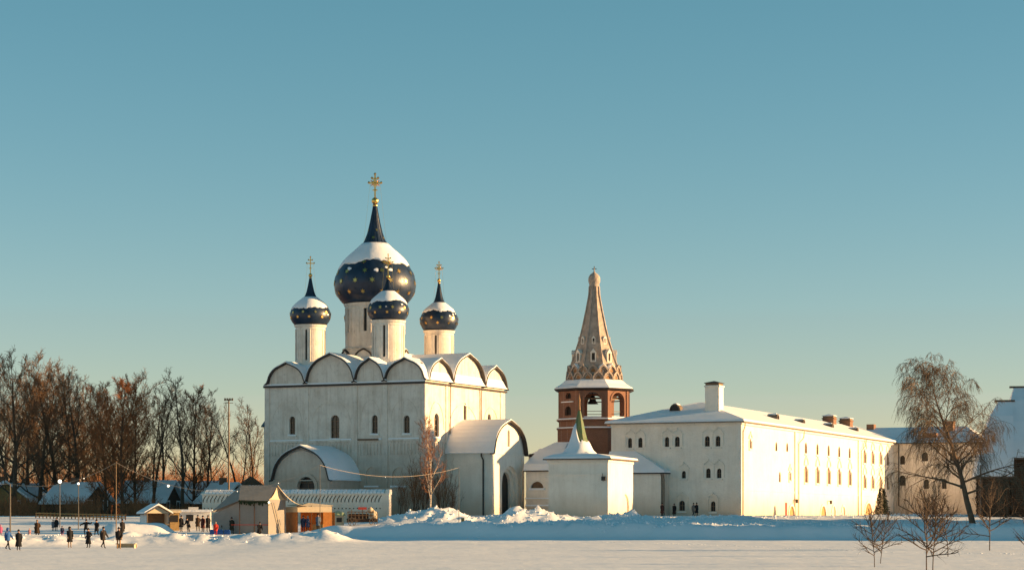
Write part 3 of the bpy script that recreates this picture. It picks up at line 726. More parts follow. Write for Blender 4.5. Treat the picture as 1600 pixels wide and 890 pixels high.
rt = [(43, 600), (41, 585), (38.5, 572), (34, 560), (29.5, 547), (24.5, 532), (20, 516), (16.3, 500), (13, 485), (10, 470), (8.2, 460), (7.6, 448)]
t = MB(); octo(t, [(a * kp, tz(b_)) for a, b_ in rt]); tent = t.build('tent_roof', M['tent'], tower)
rbm = MB()
for a in va:
    rbm.tube([ov(r_ * kp + .03, a, tz(q)) for r_, q in rt[2:]], .14, 5)
rbm.build('ribs', M['tent'], tent, kind='stuff')
for tier, (py0, rr, n_, hw, hh, off) in enumerate(((598.5, 41.0, 16, .95, 1.75, 0), (586, 39.4, 16, .9, 1.45, .5))):
    km = MB(); km.band(archline(-hw + .22, hw - .22, 0, hh - .3, .15), archline(-hw, hw, 0, hh, .25), XZ, -.42, .5); km.prism(archline(-hw + .2, hw - .2, 0, hh - .3, .15), XZ, -.12, .45)
    km.band(archline(-hw * .42, hw * .42, .25, hh * .55, 0), archline(-hw * .55, hw * .55, .25, hh * .66, 0), XZ, -.22, -.1)
    kme = km.mesh('kokoshnik', M['tent']); sn = MB(); sn.band(archline(-hw * .8, hw * .8, hh * .35, hh - .02, .2), archline(-hw * .8, hw * .8, hh * .40, hh + .16, .25), XZ, -.35, .6); sme = sn.mesh('snow', M['snow'])
    dk = MB(); dk.prism(archline(-hw * .4, hw * .4, .25, hh * .53, 0), XZ, -.16, -.125); dme = dk.mesh('niche', M['rust'])
    for k in range(n_):
        a = R(18) + 2 * PI * (k + .5 + off) / n_ if n_ == 16 else R(18 + 22.5) + 2 * PI * k / n_
        rot = Matrix.Rotation(a, 4, 'Z')
        o = inst('kokoshnik', kme, tent, ov(rr * kp * .96, a, tz(py0)), rot)
        inst('niche', dme, o)
        if tier and k % 3 == 0: inst('snow', sme, o)
lm = MB(); lm.box(-.5, -.3, -.35, .9, 0, 1.5); lm.box(.3, .5, -.35, .9, 0, 1.5); lm.box(-.55, .55, -.4, .9, -.15, 0); lm.prism([(-.62, 1.5), (.62, 1.5), (0, 2.3)], XZ, -.42, .9); lme = lm.mesh('dormer', M['trim'])
lm = MB(); lm.box(-.3, .3, -.1, .2, 0, 1.5); lde = lm.mesh('opening', M['dark'])
for k in range(8):
    a = va[k] + R(22.5)
    for py0, rr, s_ in ((566, 36.0, .8), (538, 26.2, .5)):
        o = inst('dormer', lme, tent, ov(rr * kp * .92 - .12, a, tz(py0)), Matrix.Rotation(a, 4, 'Z') @ Matrix.Scale(s_, 4)); inst('opening', lde, o)
nk = MB(); nk.lathe([(8.0 * kp, tz(448)), (8.4 * kp, tz(446.5)), (7.6 * kp, tz(445.5)), (7.9 * kp, tz(444)), (9.2 * kp, tz(440)), (9.4 * kp, tz(436)), (8.6 * kp, tz(432)), (6.0 * kp, tz(428.5)), (2.5 * kp, tz(426)), (1.0 * kp, tz(424)), (.6 * kp, tz(418))], 20); cp = nk.build('cupola', M['tent'], tower, smooth=True)
cx_ = MB(); cx_.tube([(0, 0, tz(425)), (0, 0, tz(416))], .07, 5); cx_.tube([(-.35, 0, tz(420)), (.35, 0, tz(420))], .06, 5); cx_.build('cross', M['rim'], cp)
# ------------------------------------------------------------------ gatehouse with the green spire
G = Site(950, 285, 20, 3.0)
gate = G.root('gatehouse', 'small plain white building with snowy pyramid roof and green concave spire', 'gatehouse')
GA, GB, GH = G.X(857), G.Y(989), G.Z(717)
w = MB(); ga, gb = G.Y(972), G.Y(983)
w.facade(RO, RU, RN, rect(0, GB, -2, GH), [arch(ga, gb, -1.9, G.Z(771, 0, ga))], .25)
w.poly([(GA, 0, -2), (0, 0, -2), (0, 0, GH), (GA, 0, GH)]); w.poly([(GA, GB, -2), (GA, 0, -2), (GA, 0, GH), (GA, GB, GH)]); w.poly([(0, GB, -2), (GA, GB, -2), (GA, GB, GH), (0, GB, GH)])
w.prism(arch(ga, gb, -1.9, G.Z(771, 0, ga)), YZ, -.3, -.24)
w.build('wall', M['wall_white'], gate, recalc=False)
c = MB(); zc_ = G.Z(740); c.box(GA - .06, .06, -.1, -.002, zc_ - .08, zc_ + .08); c.box(GA - .12, .12, -.16, -.002, GH - .35, GH); c.box(.002, .1, -.16, GB + .1, GH - .35, GH); c.build('string_course', M['wall_white'], gate)
c = MB(); x = G.X(943); c.box(x - .2, x + .35, -.3, -.101, zc_ - .8, zc_ - .3); c.tube([(x, -.12, zc_ - .9), (x - .1, -.2, zc_ + .1)], .04, 4); c.build('lamp_bracket', M['rim'], gate)
cxg, cyg = GA / 2, GB / 2
sxg, syg = -4.6, 2.6                                     # the spire stands nearer the front
def ringq(hx, hy, z, n=24, sq=1.0, mix=0.0):
    cx0, cy0 = cxg + (sxg - cxg) * mix, cyg + (syg - cyg) * mix
    out = []
    for i in range(n):
        a = 2 * PI * i / n; ca, sa = math.cos(a), math.sin(a); m = max(abs(ca), abs(sa)); q = sq / m + (1 - sq)
        out.append((cx0 + hx * ca * q, cy0 + hy * sa * q, z))
    return out
hx0, hy0 = -GA / 2 + .55, GB / 2 + .55
sz = lambda py: EYE + (HOR - py) / FPX * (G.cy + syg * G.c - sxg * G.s) - G.zb
kg = (G.cy + syg * G.c) / FPX
r = MB(); r.loft([ringq(hx0, hy0, GH - .02, sq=1), ringq(hx0 + .02, hy0 + .02, GH + .12, sq=1), ringq(hx0 - .15, hy0 - .15, GH + .2)]); r.build('eave', M['plank'], gate)
r = MB(); r.loft([ringq(hx0, hy0, GH + .13), ringq(hx0 - .1, hy0 - .1, GH + .36), ringq(2.9, 4.0, GH + .72, sq=.9, mix=.5), ringq(29 * kg, 29 * kg, sz(709), sq=.4, mix=1), ringq(18.5 * kg, 18.5 * kg, sz(703), sq=.1, mix=1)]); roof = r.build('roof', M['roof_snow'], gate)
pr = [(20.5, 702.5), (16, 693), (12.6, 684), (10, 674), (7.6, 663), (5.2, 653), (3.0, 644), (2.2, 641)]
r = MB(); r.loft([ringq(a * kg, a * kg, sz(b_), 8, 0, 1) for a, b_ in pr]); sp = r.build('spire', M['green'], gate)
def spire_r(py):
    pp = [(33, 713), (25.5, 707)] + pr
    for (r0, p0), (r1, p1) in zip(pp, pp[1:]):
        if py >= p1: t = max(0, (p0 - py) / (p0 - p1)); return r0 + (r1 - r0) * t
    return 2.2
N = 40; rings = [[] for _ in range(9)]
for i in range(N):
    a = 2 * PI * i / N; left = smooth(R(75), R(20), abs(a - R(222)))
    top = 689 - 26 * left + 4 * noise.noise((math.cos(a) * 3, math.sin(a) * 3, 5)) + 3 * noise.noise((i * .9, 2, 5))
    for k in range(9):
        py = 713 + (top - 713) * min(1, k / 7); th = .10 if k < 7 else (.04 if k == 7 else -.1)
        q = spire_r(py) * kg + th; rings[k].append((sxg + q * math.cos(a), syg + q * math.sin(a), sz(py)))
r = MB(); r.loft(rings, cap=False); r.build('snow', M['roof_snow'], sp, smooth=True)
r = MB(); r.lathe([(2.4 * kg, sz(640)), (1.8 * kg, sz(634)), (1.6 * kg, sz(628)), (2.0 * kg, sz(624)), (1.2 * kg, sz(621)), (.5 * kg, sz(616)), (0, sz(615))], 10, (sxg, syg, 0)); r.build('finial', M['rust'], gate)

# ------------------------------------------------------------------ low gallery between the cathedral and the gatehouse
Q = Site(862, 318, 20, 3.3)
gal = Q.root('gallery', 'low white gallery with snowy roof between the cathedral porch and the gatehouse', 'gallery')
qa = Q.X(822); h1 = Q.Z(736); w = MB(); wx0, wx1 = Q.X(829), Q.X(849)
w.facade(FO, FU, FN, rect(qa, 0, -2, h1), [archline(wx1, wx0, Q.Z(762), Q.Z(751.5), 0)], .5)
w.box(qa, 0, .52, 7, -2, h1); w.box(qa - .1, .1, -.2, -.002, Q.Z(780), Q.Z(778.5)); w.box(qa - .1, .1, -.3, -.003, Q.Z(792), Q.Z(790))
w.build('wall', M['wall_white'], gal, recalc=False)
p_ = MB(); p_.prism(archline(wx1, wx0, Q.Z(762), Q.Z(751.5), 0), XZ, .4, .5); p_.build('window', M['frame'], gal)
s = MB(); s.box(qa - .05, .05, -.22, -.003, Q.Z(778.5) + .01, Q.Z(776.8)); s.box(wx0 - .2, wx1 + .2, -.2, .3, Q.Z(765), Q.Z(762) + .02); s.box(qa, .05, -.32, -.003, Q.Z(790) + .01, Q.Z(787.5)); s.build('snow', M['snow'], gal)
s = MB(); s.box(qa - .3, .3, -.35, .5, h1 + .002, h1 + .15); s.build('eave', M['rim'], gal)
s = MB(); s.prism([(-.35, h1 + .16), (.1, h1 + 1.0), (6.5, h1 + 3.4), (6.5, h1 + .16)], lambda a, b_, t: (t, a, b_), qa - .3, .3); s.build('roof', M['roof_snow'], gal)
Q2 = Site(872, 330, 20, 3.3)
hall = Q2.root('low_hall', 'low building showing only its blue snowy hipped roof left of the bell tower', 'building')
ha = Q2.X(826); hb = 9; zt_, ze_ = Q2.Z(690, -1, 4), Q2.Z(712)
w = MB(); w.box(ha, 0, 0, hb, -2, ze_); w.build('wall', M['wall_white'], hall)
s = MB(); s.loft([[(ha - .3, -.3, ze_ + .01), (.3, -.3, ze_ + .01), (.3, hb + .3, ze_ + .01), (ha - .3, hb + .3, ze_ + .01)], [(ha + 2.6, hb / 2 - .1, zt_), (.1, hb / 2 - .1, zt_), (.1, hb / 2 + .1, zt_), (ha + 2.6, hb / 2 + .1, zt_)]]); s.build('roof', M['roof_snow'], hall)
s = MB(); x = Q2.X(832); s.box(x - .3, x + 1.4, -.6, -.31, ze_ - .1, ze_ + .35); s.build('dormer', M['rim'], hall)

# ------------------------------------------------------------------ long white residence
B = Site(1157, 315, 23, 3.4)
res = B.root('residence', 'long three storey white residence with snowy hipped roof and big square chimney', 'building')
BA, BB, BH = B.X(955), B.Y(1396), B.Z(659)
fwin = []
for pa, pb, ya, yb, st in ((981, 987.3, 683.6, 699, 'sill'), (997, 1003.7, 683, 698.6, 'sill'), (1038.5, 1045.3, 682, 697.4, 'sill'), (1054.3, 1061.8, 681.5, 697.2, 'sill'), (1101, 1108.8, 680.7, 697, 'sill'), (1118, 1125.4, 680.5, 696.8, 'sill'),
                       (1065, 1071.4, 735, 746.6, 'sill'), (1103, 1110.2, 731, 746, 'sill'), (1120, 1127, 731.2, 746.2, 'sill'), (1061, 1070, 781.4, 797, 'sill'), (1110.5, 1117.8, 782.4, 798, 'sill')):
    fwin.append((B.X(pa), B.X(pb), B.Z(yb, B.X(pa)), B.Z(ya, B.X(pa)), st))
rwin, rdoor = [], []
for pc, ya, yb, W, st in ((1172.3, 685, 700, .95, 'kok'), (1213, 690, 704, 1.0, None), (1230, 691.5, 705, 1.0, None), (1218.5, 736.5, 752.5, .9, None), (1234, 735, 750, .9, 'kok')):
    y = B.Y(pc); rwin.append((y - W / 2, y + W / 2, B.Z(yb, 0, y), B.Z(ya, 0, y), st))
for pc in (1259.3, 1277.3, 1294.8, 1311.3, 1327.7):
    y = B.Y(pc); rwin.append((y - .62, y + .62, 9.55, 11.2, 'sill')); rwin.append((y - .82, y + .82, 5.2, 7.75, 'tall'))
for pc in (1351, 1363.5, 1376, 1387):
    y = B.Y(pc); rwin.append((y - .85, y + .85, 9.0, 11.2, 'tall')); rwin.append((y - .85, y + .85, 4.9, 7.1, 'tall'))
for pc, W, H, kind in ((1236.5, 2.9, 2.05, 'wood'), (1286, 3.2, 2.2, 'wood'), (1302.5, 2.0, 2.2, 'white'), (1317.5, 2.0, 2.2, 'white'), (1356.5, 5.0, 2.9, 'wood')):
    y = B.Y(pc); rdoor.append((y - W / 2, y + W / 2, -1.2, H - .4, kind))
w = MB()
w.facade(FO, FU, FN, rect(BA, 0, -2, BH), [arch(*q[:4]) for q in fwin], .4)
w.facade(RO, RU, RN, rect(0, BB, -2, BH), [arch(*q[:4]) for q in rwin + rdoor], .4)
BW = 16.5
w.poly([(BA, BB + 12, -2), (BA, 0, -2), (BA, 0, BH), (BA, BB + 12, BH)]); w.poly([(0, BB + 12, -2), (BA, BB + 12, -2), (BA, BB + 12, BH), (0, BB + 12, BH)])
w.build('wall', M['wall_white'], res, recalc=False)
for q in fwin: window(res, FO, FU, FN, *q[:4], depth=.4, style='sill', snow=False, pane='dark')
for q in rwin: window(res, RO, RU, RN, *q[:4], depth=.2, style=q[4], snow=False, pane='sunlit_pane')
for q in rdoor:
    d_ = MB(); d_.prism(arch(*q[:4]), YZ, -.2, -.12); o = d_.build('door', M['ochre'] if q[4] == 'wood' else M['wall_white'], res)
    s = MB(); s.band(arch(*q[:4])[1:], arch(q[0] - .28, q[1] + .28, q[2], q[3] + .28)[1:], YZ, -.02, .12); s.build('surround', M['trim'], o)
# carved heads over pairs of windows on the left end
def heads(xa, xb, z, n):
    tr = MB()
    for k in range(n):
        a, b_ = xa + (xb - xa) * k / n, xa + (xb - xa) * (k + 1) / n
        tr.band(archline(a + .12, b_ - .12, z, z + .62, .22), archline(a, b_, z, z + .8, .28), XZ, -.14, .02)
    tr.box(xa - .15, xb + .15, -.18, .02, z - .16, z)
    for x in ([xa, xb] if n == 1 else [xa, (xa + xb) / 2, xb]): tr.box(x - .1, x + .1, -.1, .02, z - 1.7, z - .1)
    tr.build('carved_window_head', M['wall_white'], res)
for i, j, n in ((0, 1, 2), (2, 3, 2), (4, 5, 2), (6, 6, 1), (7, 8, 2), (9, 9, 1), (10, 10, 1)):
    heads(fwin[i][0] - .38, fwin[j][1] + .38, fwin[i][3] + .45, n)
for px in (1242.5, 1341.5): y = B.Y(px); tr = MB(); tr.box(-.02, .22, y - .55, y + .35, -2, BH - .35); tr.build('pilaster', M['wall_white'], res)
tr = MB()
tr.box(-.02, .3, -.1, BB, BH - .32, BH - .02); tr.box(BA, .3, -.25, -.002, BH - .32, BH - .02); tr.build('cornice', M['wall_white'], res)
tr = MB(); tr.box(-.02, .1, .82, BB, 3.55, 3.72); tr.build('string_course', M['wall_white'], res)
tr = MB(); tr.box(-.01, .16, .001, .8, -2, BH - .33); tr.box(-.8, .16, -.16, -.001, -2, BH - .33); tr.build('corner_pier', M['wall_white'], res)
# roof
RZ, RX = B.Z(628, -9, 9), -8.6
ev = MB()
EX = .75
yc = -BA / 2 * .95
zr = RZ
pA = [(BA - EX, -EX), (EX, -EX), (EX, BB + 9), (BA - EX, BB + 9)]
ev.loft([[(x, y, BH - .02) for x, y in pA], [(x, y, BH + .12) for x, y in pA]]); ev.build('eave', M['pipe'], res)
rm = MB(); zq = BH + .13
v = [(BA - EX, -EX, zq), (EX, -EX, zq), (EX, BB + 8, zq), (BA - EX, BB + 8, zq), (BA - EX + .1, -EX + .1, zq + .28), (EX - .1, -EX + .1, zq + .28), (EX - .1, BB + 8, zq + .28), (BA - EX + .1, BB + 8, zq + .28), (RX - .6, yc, zr), (RX + .2, yc + .3, zr), (RX, BB + 8, zr)]
rm.add(v, [(0, 1, 5, 4), (1, 2, 6, 5), (3, 0, 4, 7), (4, 5, 9, 8), (5, 6, 10, 9), (7, 4, 8), (7, 8, 9, 10)])
bmx = rm.build('roof', M['roof_snow'], res)
def roof_z(X, Y):
    t = (EX - .1 - X) / (EX - .1 - RX); return zq + .28 + (zr - zq - .28) * max(0, min(1, t, (Y + EX) / (yc + EX) if Y < yc else 1))
def chimney(px, ya, yb, W, X, m, snow=True):
    y = B.Y(px, X); z1 = B.Z(ya, X, y); z0 = roof_z(X, y) - .8
    c = MB(); c.box(X - W / 2, X + W / 2, y - W / 2, y + W / 2, z0, z1 - .6); c.box(X - W / 2 - .12, X + W / 2 + .12, y - W / 2 - .12, y + W / 2 + .12, z1 - .59, z1 - .4); c.box(X - W / 2 + .03, X + W / 2 - .03, y - W / 2 + .03, y + W / 2 - .03, z1 - .4, z1 - .35)
    o = c.build('chimney', m, res); c = MB(); c.box(X - W / 2 + .05, X + W / 2 - .05, y - W / 2 + .05, y + W / 2 - .05, z1 - .36, z1 - .09); c.build('chimney_top', M['frame'], o)
    c = MB(); c.lathe([(W * .78, z1 - .08), (W * .78, z1), (.1, z1 + .28)], 4, (X, y, 0), PI / 4, PI / 4 + 2 * PI); c.build('chimney_cap', M['rim'] if W > 1.9 else M['snow'], o)
chimney(1116, 598, 634, 2.05, RX + 3.2, M['wall_white'])
chimney(1296, 649, 664, 1.9, RX + .5, M['brickdeep']); chimney(1322, 653, 665, 1.9, RX + .5, M['brickdeep'])
def dormer(X, y, face, s_=1.0):
    z = roof_z(X, y) - .05; d_ = MB(); n = MB(); k_ = MB(); hw, hh = .62 * s_, .8 * s_
    a = archline(-hw, hw, 0, hh, 0); a2 = archline(-hw - .14, hw + .14, 0, hh + .16, 0)
    fn = (lambda p_, q_, t: (X + p_, y + t, z + q_)) if face == 'f' else (lambda p_, q_, t: (X - t, y + p_, z + q_))
    d_.band(a, a2, fn, -.3, 1.3); o = d_.build('dormer', M['plank'], res)
    k_.prism(a, fn, -.15, -.1); k_.build('dormer_opening', M['dark'], o)
    n.band(archline(-hw * .9, hw * .9, .2, hh + .17, 0), archline(-hw * .9, hw * .9, .2, hh + .27, 0), fn, -.1, 1.2); n.build('snow', M['snow'], o)
y_ = 4.6; dormer(B.X(1055, y_), y_, 'f', 1.0)
X_ = -3.6
for px, s_ in ((1213, .75), (1254, .5), (1299, .6), (1338, .5)): dormer(X_, B.Y(px, X_), 'r', s_)
def downpipe(root, pts, m='pipe'):
    d_ = MB(); d_.tube(pts, .1, 6); return d_.build('drainpipe', M[m], root)
downpipe(res, [(.55, .35, BH - .1), (.55, .35, BH - .5), (.25, .45, BH - 1.3), (.25, .45, -1)], 'pipe_light')
for px in (1246, 1344):
    y = B.Y(px); downpipe(res, [(.62, y + 1.6, BH), (.5, y + 1.6, BH - 1.1), (.2, y, BH - 2.0), (.2, y, -1)], 'pipe_light')
sg = MB(); y = B.Y(1228); sg.box(.02, .08, y - .38, y + .38, .2, 2.1); sg.build('notice_board', M['redpaint'], res)
for px in (1240, 1293.5):
    y = B.Y(px); ln = MB(); ln.box(.02, .45, y - .05, y + .05, 2.5, 2.58); ln.lathe([(.08, .3), (.22, .25), (.18, -.25), (.05, -.3)], 8, (.5, y, 2.35)); ln.build('wall_lamp', M['rim'], res)
# low wing in front of the residence's left end
Wg = Site(1038, 317, 23, 3.3)
wing = Wg.root('side_wing', 'low white side wing with blue snowy hipped roof joining gatehouse and residence', 'building')
wa = Wg.X(945); wh = Wg.Z(739.5); wb = 2.2
w = MB(); w.box(wa, -.5, 0, wb, -2, wh); w.build('wall', M['wall_white'], wing)
w = MB(); w.box(-.49, -.03, .3, wb, -2, wh - .02); w.build('wing_end', M['wall_back'], wing)  # narrow set-back end in a darker wall material
s = MB(); s.box(wa - .1, .15, -.35, wb, wh + .002, wh + .16); s.build('eave', M['rim'], wing)
zt2 = Wg.Z(704, -5, 2)
s = MB(); s.add([(wa - .1, -.38, wh + .17), (.18, -.38, wh + .17), (.18, wb - .05, wh + .17), (wa - .1, wb - .05, wh + .17), (wa - .1, -.3, wh + .4), (.1, -.3, wh + .4), (.1, wb - .05, wh + .4), (wa - .1, wb - .05, zt2), (-5.0, wb - .05, zt2)],
      [(0, 1, 5, 4), (1, 2, 6, 5), (4, 5, 8, 7), (5, 6, 8), (3, 0, 4, 7), (2, 3, 7, 8, 6)]); s.build('roof', M['roof_snow'], wing)
downpipe(wing, [(-.4, -.25, wh), (-.4, .1, wh - .5), (-.4, .2, -1)]); downpipe(wing, [(-.1, -.25, wh), (-.1, .2, wh - .8), (-.1, .2, -1)])

# ------------------------------------------------------------------ shaded cross wing at the far end
fx, fy = B.cx + BB * B.s, B.cy + BB * B.c
K = Site((fx / fy) * FPX + 800, fy, 23, 3.4)
cross = K.root('cross_wing', 'shaded old white wing with stained walls behind the big birch', 'building')
KL = K.X(1536); kh = BH
kw = []
for pa, pb, ya, yb in ((1406, 1414, 711, 725), (1440, 1450, 706, 720), (1484, 1493, 706, 720), (1405, 1415, 742, 758), (1443, 1451.5, 748, 763), (1471.5, 1479, 748, 763), (1500, 1508, 748, 763)):
    kw.append((K.X(pa), K.X(pb), K.Z(yb, K.X(pa)), K.Z(ya, K.X(pa))))
w = MB(); w.facade(FO, FU, FN, rect(.002, KL, -2, kh - .15), [arch(*q) for q in kw], .4); w.poly([(KL, 0, -2), (KL, 12, -2), (KL, 12, kh - .15), (KL, 0, kh - .15)]); w.poly([(KL, 12, -2), (.002, 12, -2), (.002, 12, kh - .15), (KL, 12, kh - .15)])
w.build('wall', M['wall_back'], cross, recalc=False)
for q in kw: window(cross, FO, FU, FN, *q, depth=.4, style=None, pane='dark', bars=False)
tr = MB()
for q in kw[:3]: tr.band(archline(q[0] - .3, q[1] + .3, q[3] + .3, q[3] + 1.0, .2), archline(q[0] - .5, q[1] + .5, q[3] + .3, q[3] + 1.2, .25), XZ, -.12, .02); tr.box(q[0] - .6, q[1] + .6, -.14, .02, q[3] + .15, q[3] + .3)
zb_ = K.Z(780, 5); tr.box(.5, KL, -.1, -.002, zb_, zb_ + .2); tr.build('mouldings', M['wall_back'], cross)
ev = MB(); ev.box(.8, KL + .6, -.6, 12, kh - .14, kh - .0); ev.build('eave', M['rim'], cross)
rz = K.Z(666, 8, 6)
s = MB(); s.add([(-6, -.6, kh + .002), (KL + .6, -.6, kh + .002), (KL + .6, 12.6, kh + .002), (-6, 12.6, kh + .002), (-6, 6, rz), (KL - 4, 6, rz)], [(0, 1, 5, 4), (1, 2, 5), (2, 3, 4, 5), (3, 0, 4), (0, 1, 2, 3)]); s.build('roof', M['roof_snow'], cross)
c = MB(); x = K.X(1367, 6); c.box(x - 1.3, x, 5.2, 6.8, rz - 1.0, rz + .6); x = K.X(1483, 5); c.box(x - .9, x + .9, 4, 5.8, rz - 1.6, rz + .9); c.build('chimney', M['brickdeep'], cross)
c = MB(); x = K.X(1455, 2); c.box(x - 1.2, x + 1.0, 1.4, 3.2, kh + .6, kh + 1.7); c.build('dormer', M['brickdeep'], cross)
downpipe(cross, [(.95, -.4, kh - .1), (.95, -.15, kh - .8), (.95, -.15, 2.2), (4.5, -.15, .4), (4.5, -.15, -1)], 'rim')
# ------------------------------------------------------------------ wooden church at the right edge
V = Site(1527, 295, 8, 3.3)
church = V.root('wooden_church', 'dark log church with two steep blue snowy roofs at the right edge', 'church')
def log_wall(mb, x0, x1, y, z0, z1, axis='x'):
    z = z0; k = 0
    while z < z1:
        e = .35 if k % 2 == 0 else .3
        if axis == 'x': mb.tube([(x0 - e, y, z), (x1 + e, y, z)], .16, 8, True)
        else: mb.tube([(y, x0 - e, z), (y, x1 + e, z)], .16, 8, True)
        z += .29; k += 1
def klin(x0, x1, y0, y1, zw, ze, zr, xr0, xr1, inset=None):
    # log cage under a steep roof; xr0..xr1 is the ridge
    mb = MB(); log_wall(mb, x0, x1, y0, -1.5, zw); log_wall(mb, y0, y1, x0, -1.36, zw, 'y'); log_wall(mb, y0, y1, x1, -1.36, zw, 'y'); log_wall(mb, x0, x1, y1, -1.5, zw)
    mb.box(x0 + .05, x1 - .05, y0 + .05, y1 - .05, -1.5, zw + .3)
    mb.build('log_wall', M['log'], church)
    ym = (y0 + y1) / 2; ov_ = .8
    prof = [(0, 0), (.04, .10), (.11, .24), (.30, .50), (.62, .80), (1, 1)]   # inset of slope, height
    def rings(g, dz):
        out = []
        for a, h in prof:
            hx0 = (x0 - ov_ - g) + (xr0 - x0 + ov_) * a; hx1 = (x1 + ov_ + g) + (xr1 - x1 - ov_) * a
            hy0 = (y0 - ov_ - g) + (ym - y0 + ov_ - .12) * (1 - (1 - a) ** 1.0) ; hy1 = (y1 + ov_ + g) + (ym - y1 - ov_ + .12) * a
            z = ze + (zr - ze) * h + dz
            out.append([(hx0, hy0, z), (hx1, hy0, z), (hx1, hy1, z), (hx0, hy1, z)])
        return out
    r = MB(); r.loft(rings(-.04, -.2)); rf_ = r.build('roof', M['plank'], church)
    r = MB(); r.loft(rings(0, .02)); r.build('snow', M['roof_snow'], rf_)
    t_ = MB(); t_.box(xr0 - .55, xr1 + .3, ym - .3, ym + .3, zr - .1, zr + .14); t_.build('ridge_board', M['plank'], rf_)
ze1, zr1, ze2, zr2 = V.Z(744), V.Z(626, 2, 3), V.Z(715, 5, 1), V.Z(604, 6, 5)
klin(.6, V.X(1583) - .75, 0, 7, ze1 + .3, ze1, zr1, V.X(1561, 3.5), V.X(1583, 3.5) - .1)
klin(V.X(1581, .6), 15, .6, 11, ze2 + .3, ze2, zr2, V.X(1584, 5.8), 14)
nv = MB(); log_wall(nv, 16.5, 27, 4, -1.5, 14); log_wall(nv, 4, 19.5, 16.5, -1.36, 14, 'y'); nv.box(16.6, 26.9, 4.1, 19.4, -1.5, 14.3); nv.prism([(16.6, 14.3), (26.9, 14.3), (21.75, 26.5)], XZ, 4.1, 19.4); nv.build('log_wall', M['log'], church)  # unseen tall nave, added to shade the lower cathedral wall
nv = MB(); nv.band([(15.6, 12.6), (17.2, 15.2), (21.75, 27.2), (26.3, 15.2), (27.9, 12.6)], [(15.4, 12.9), (17.0, 15.5), (21.75, 27.8), (26.5, 15.5), (28.1, 12.9)], XZ, 3.2, 20.3); nv.build('roof', M['roof_snow'], church)
pm = MB(); pm.tube([(V.X(1532, -1), -1.2, -2), (V.X(1532, -1), -1.2, 6.6)], .1, 6, True); tag(pm.build('pole', M['metalpole']), 'thin dark pole in front of the log church', 'pole'); pm_ = COL.objects['pole']; pm_.location = (V.cx, V.cy, V.zb); pm_.rotation_euler = (0, 0, -V.th)
# two unseen barns added off to the right to shade the snow bank
for y0, y1, zr_, lb in ((211, 252, 18.0, 'unseen log barn added to cast shadow right of the meadow, the nearer one'), (256, 282, 15.0, 'unseen log barn added to cast shadow right of the meadow, the farther one')):
    barn = thing('shadow_barn', lb, 'barn', (84, y0, 1.5), 0, 'added shadow casters right of the meadow')
    b = MB(); b.box(0, 15, 0, y1 - y0, -1, zr_ - 8); b.prism([(0, zr_ - 8), (15, zr_ - 8), (7.5, zr_ - .3)], XZ, .1, y1 - y0 - .1); b.build('log_wall', M['log'], barn)
    b = MB(); b.band([(-1, zr_ - 9), (7.5, zr_ - .25), (16, zr_ - 9)], [(-1.1, zr_ - 8.7), (7.5, zr_ + .1), (16.1, zr_ - 8.7)], XZ, -.8, y1 - y0 + .8); b.build('roof', M['roof_snow'], barn)

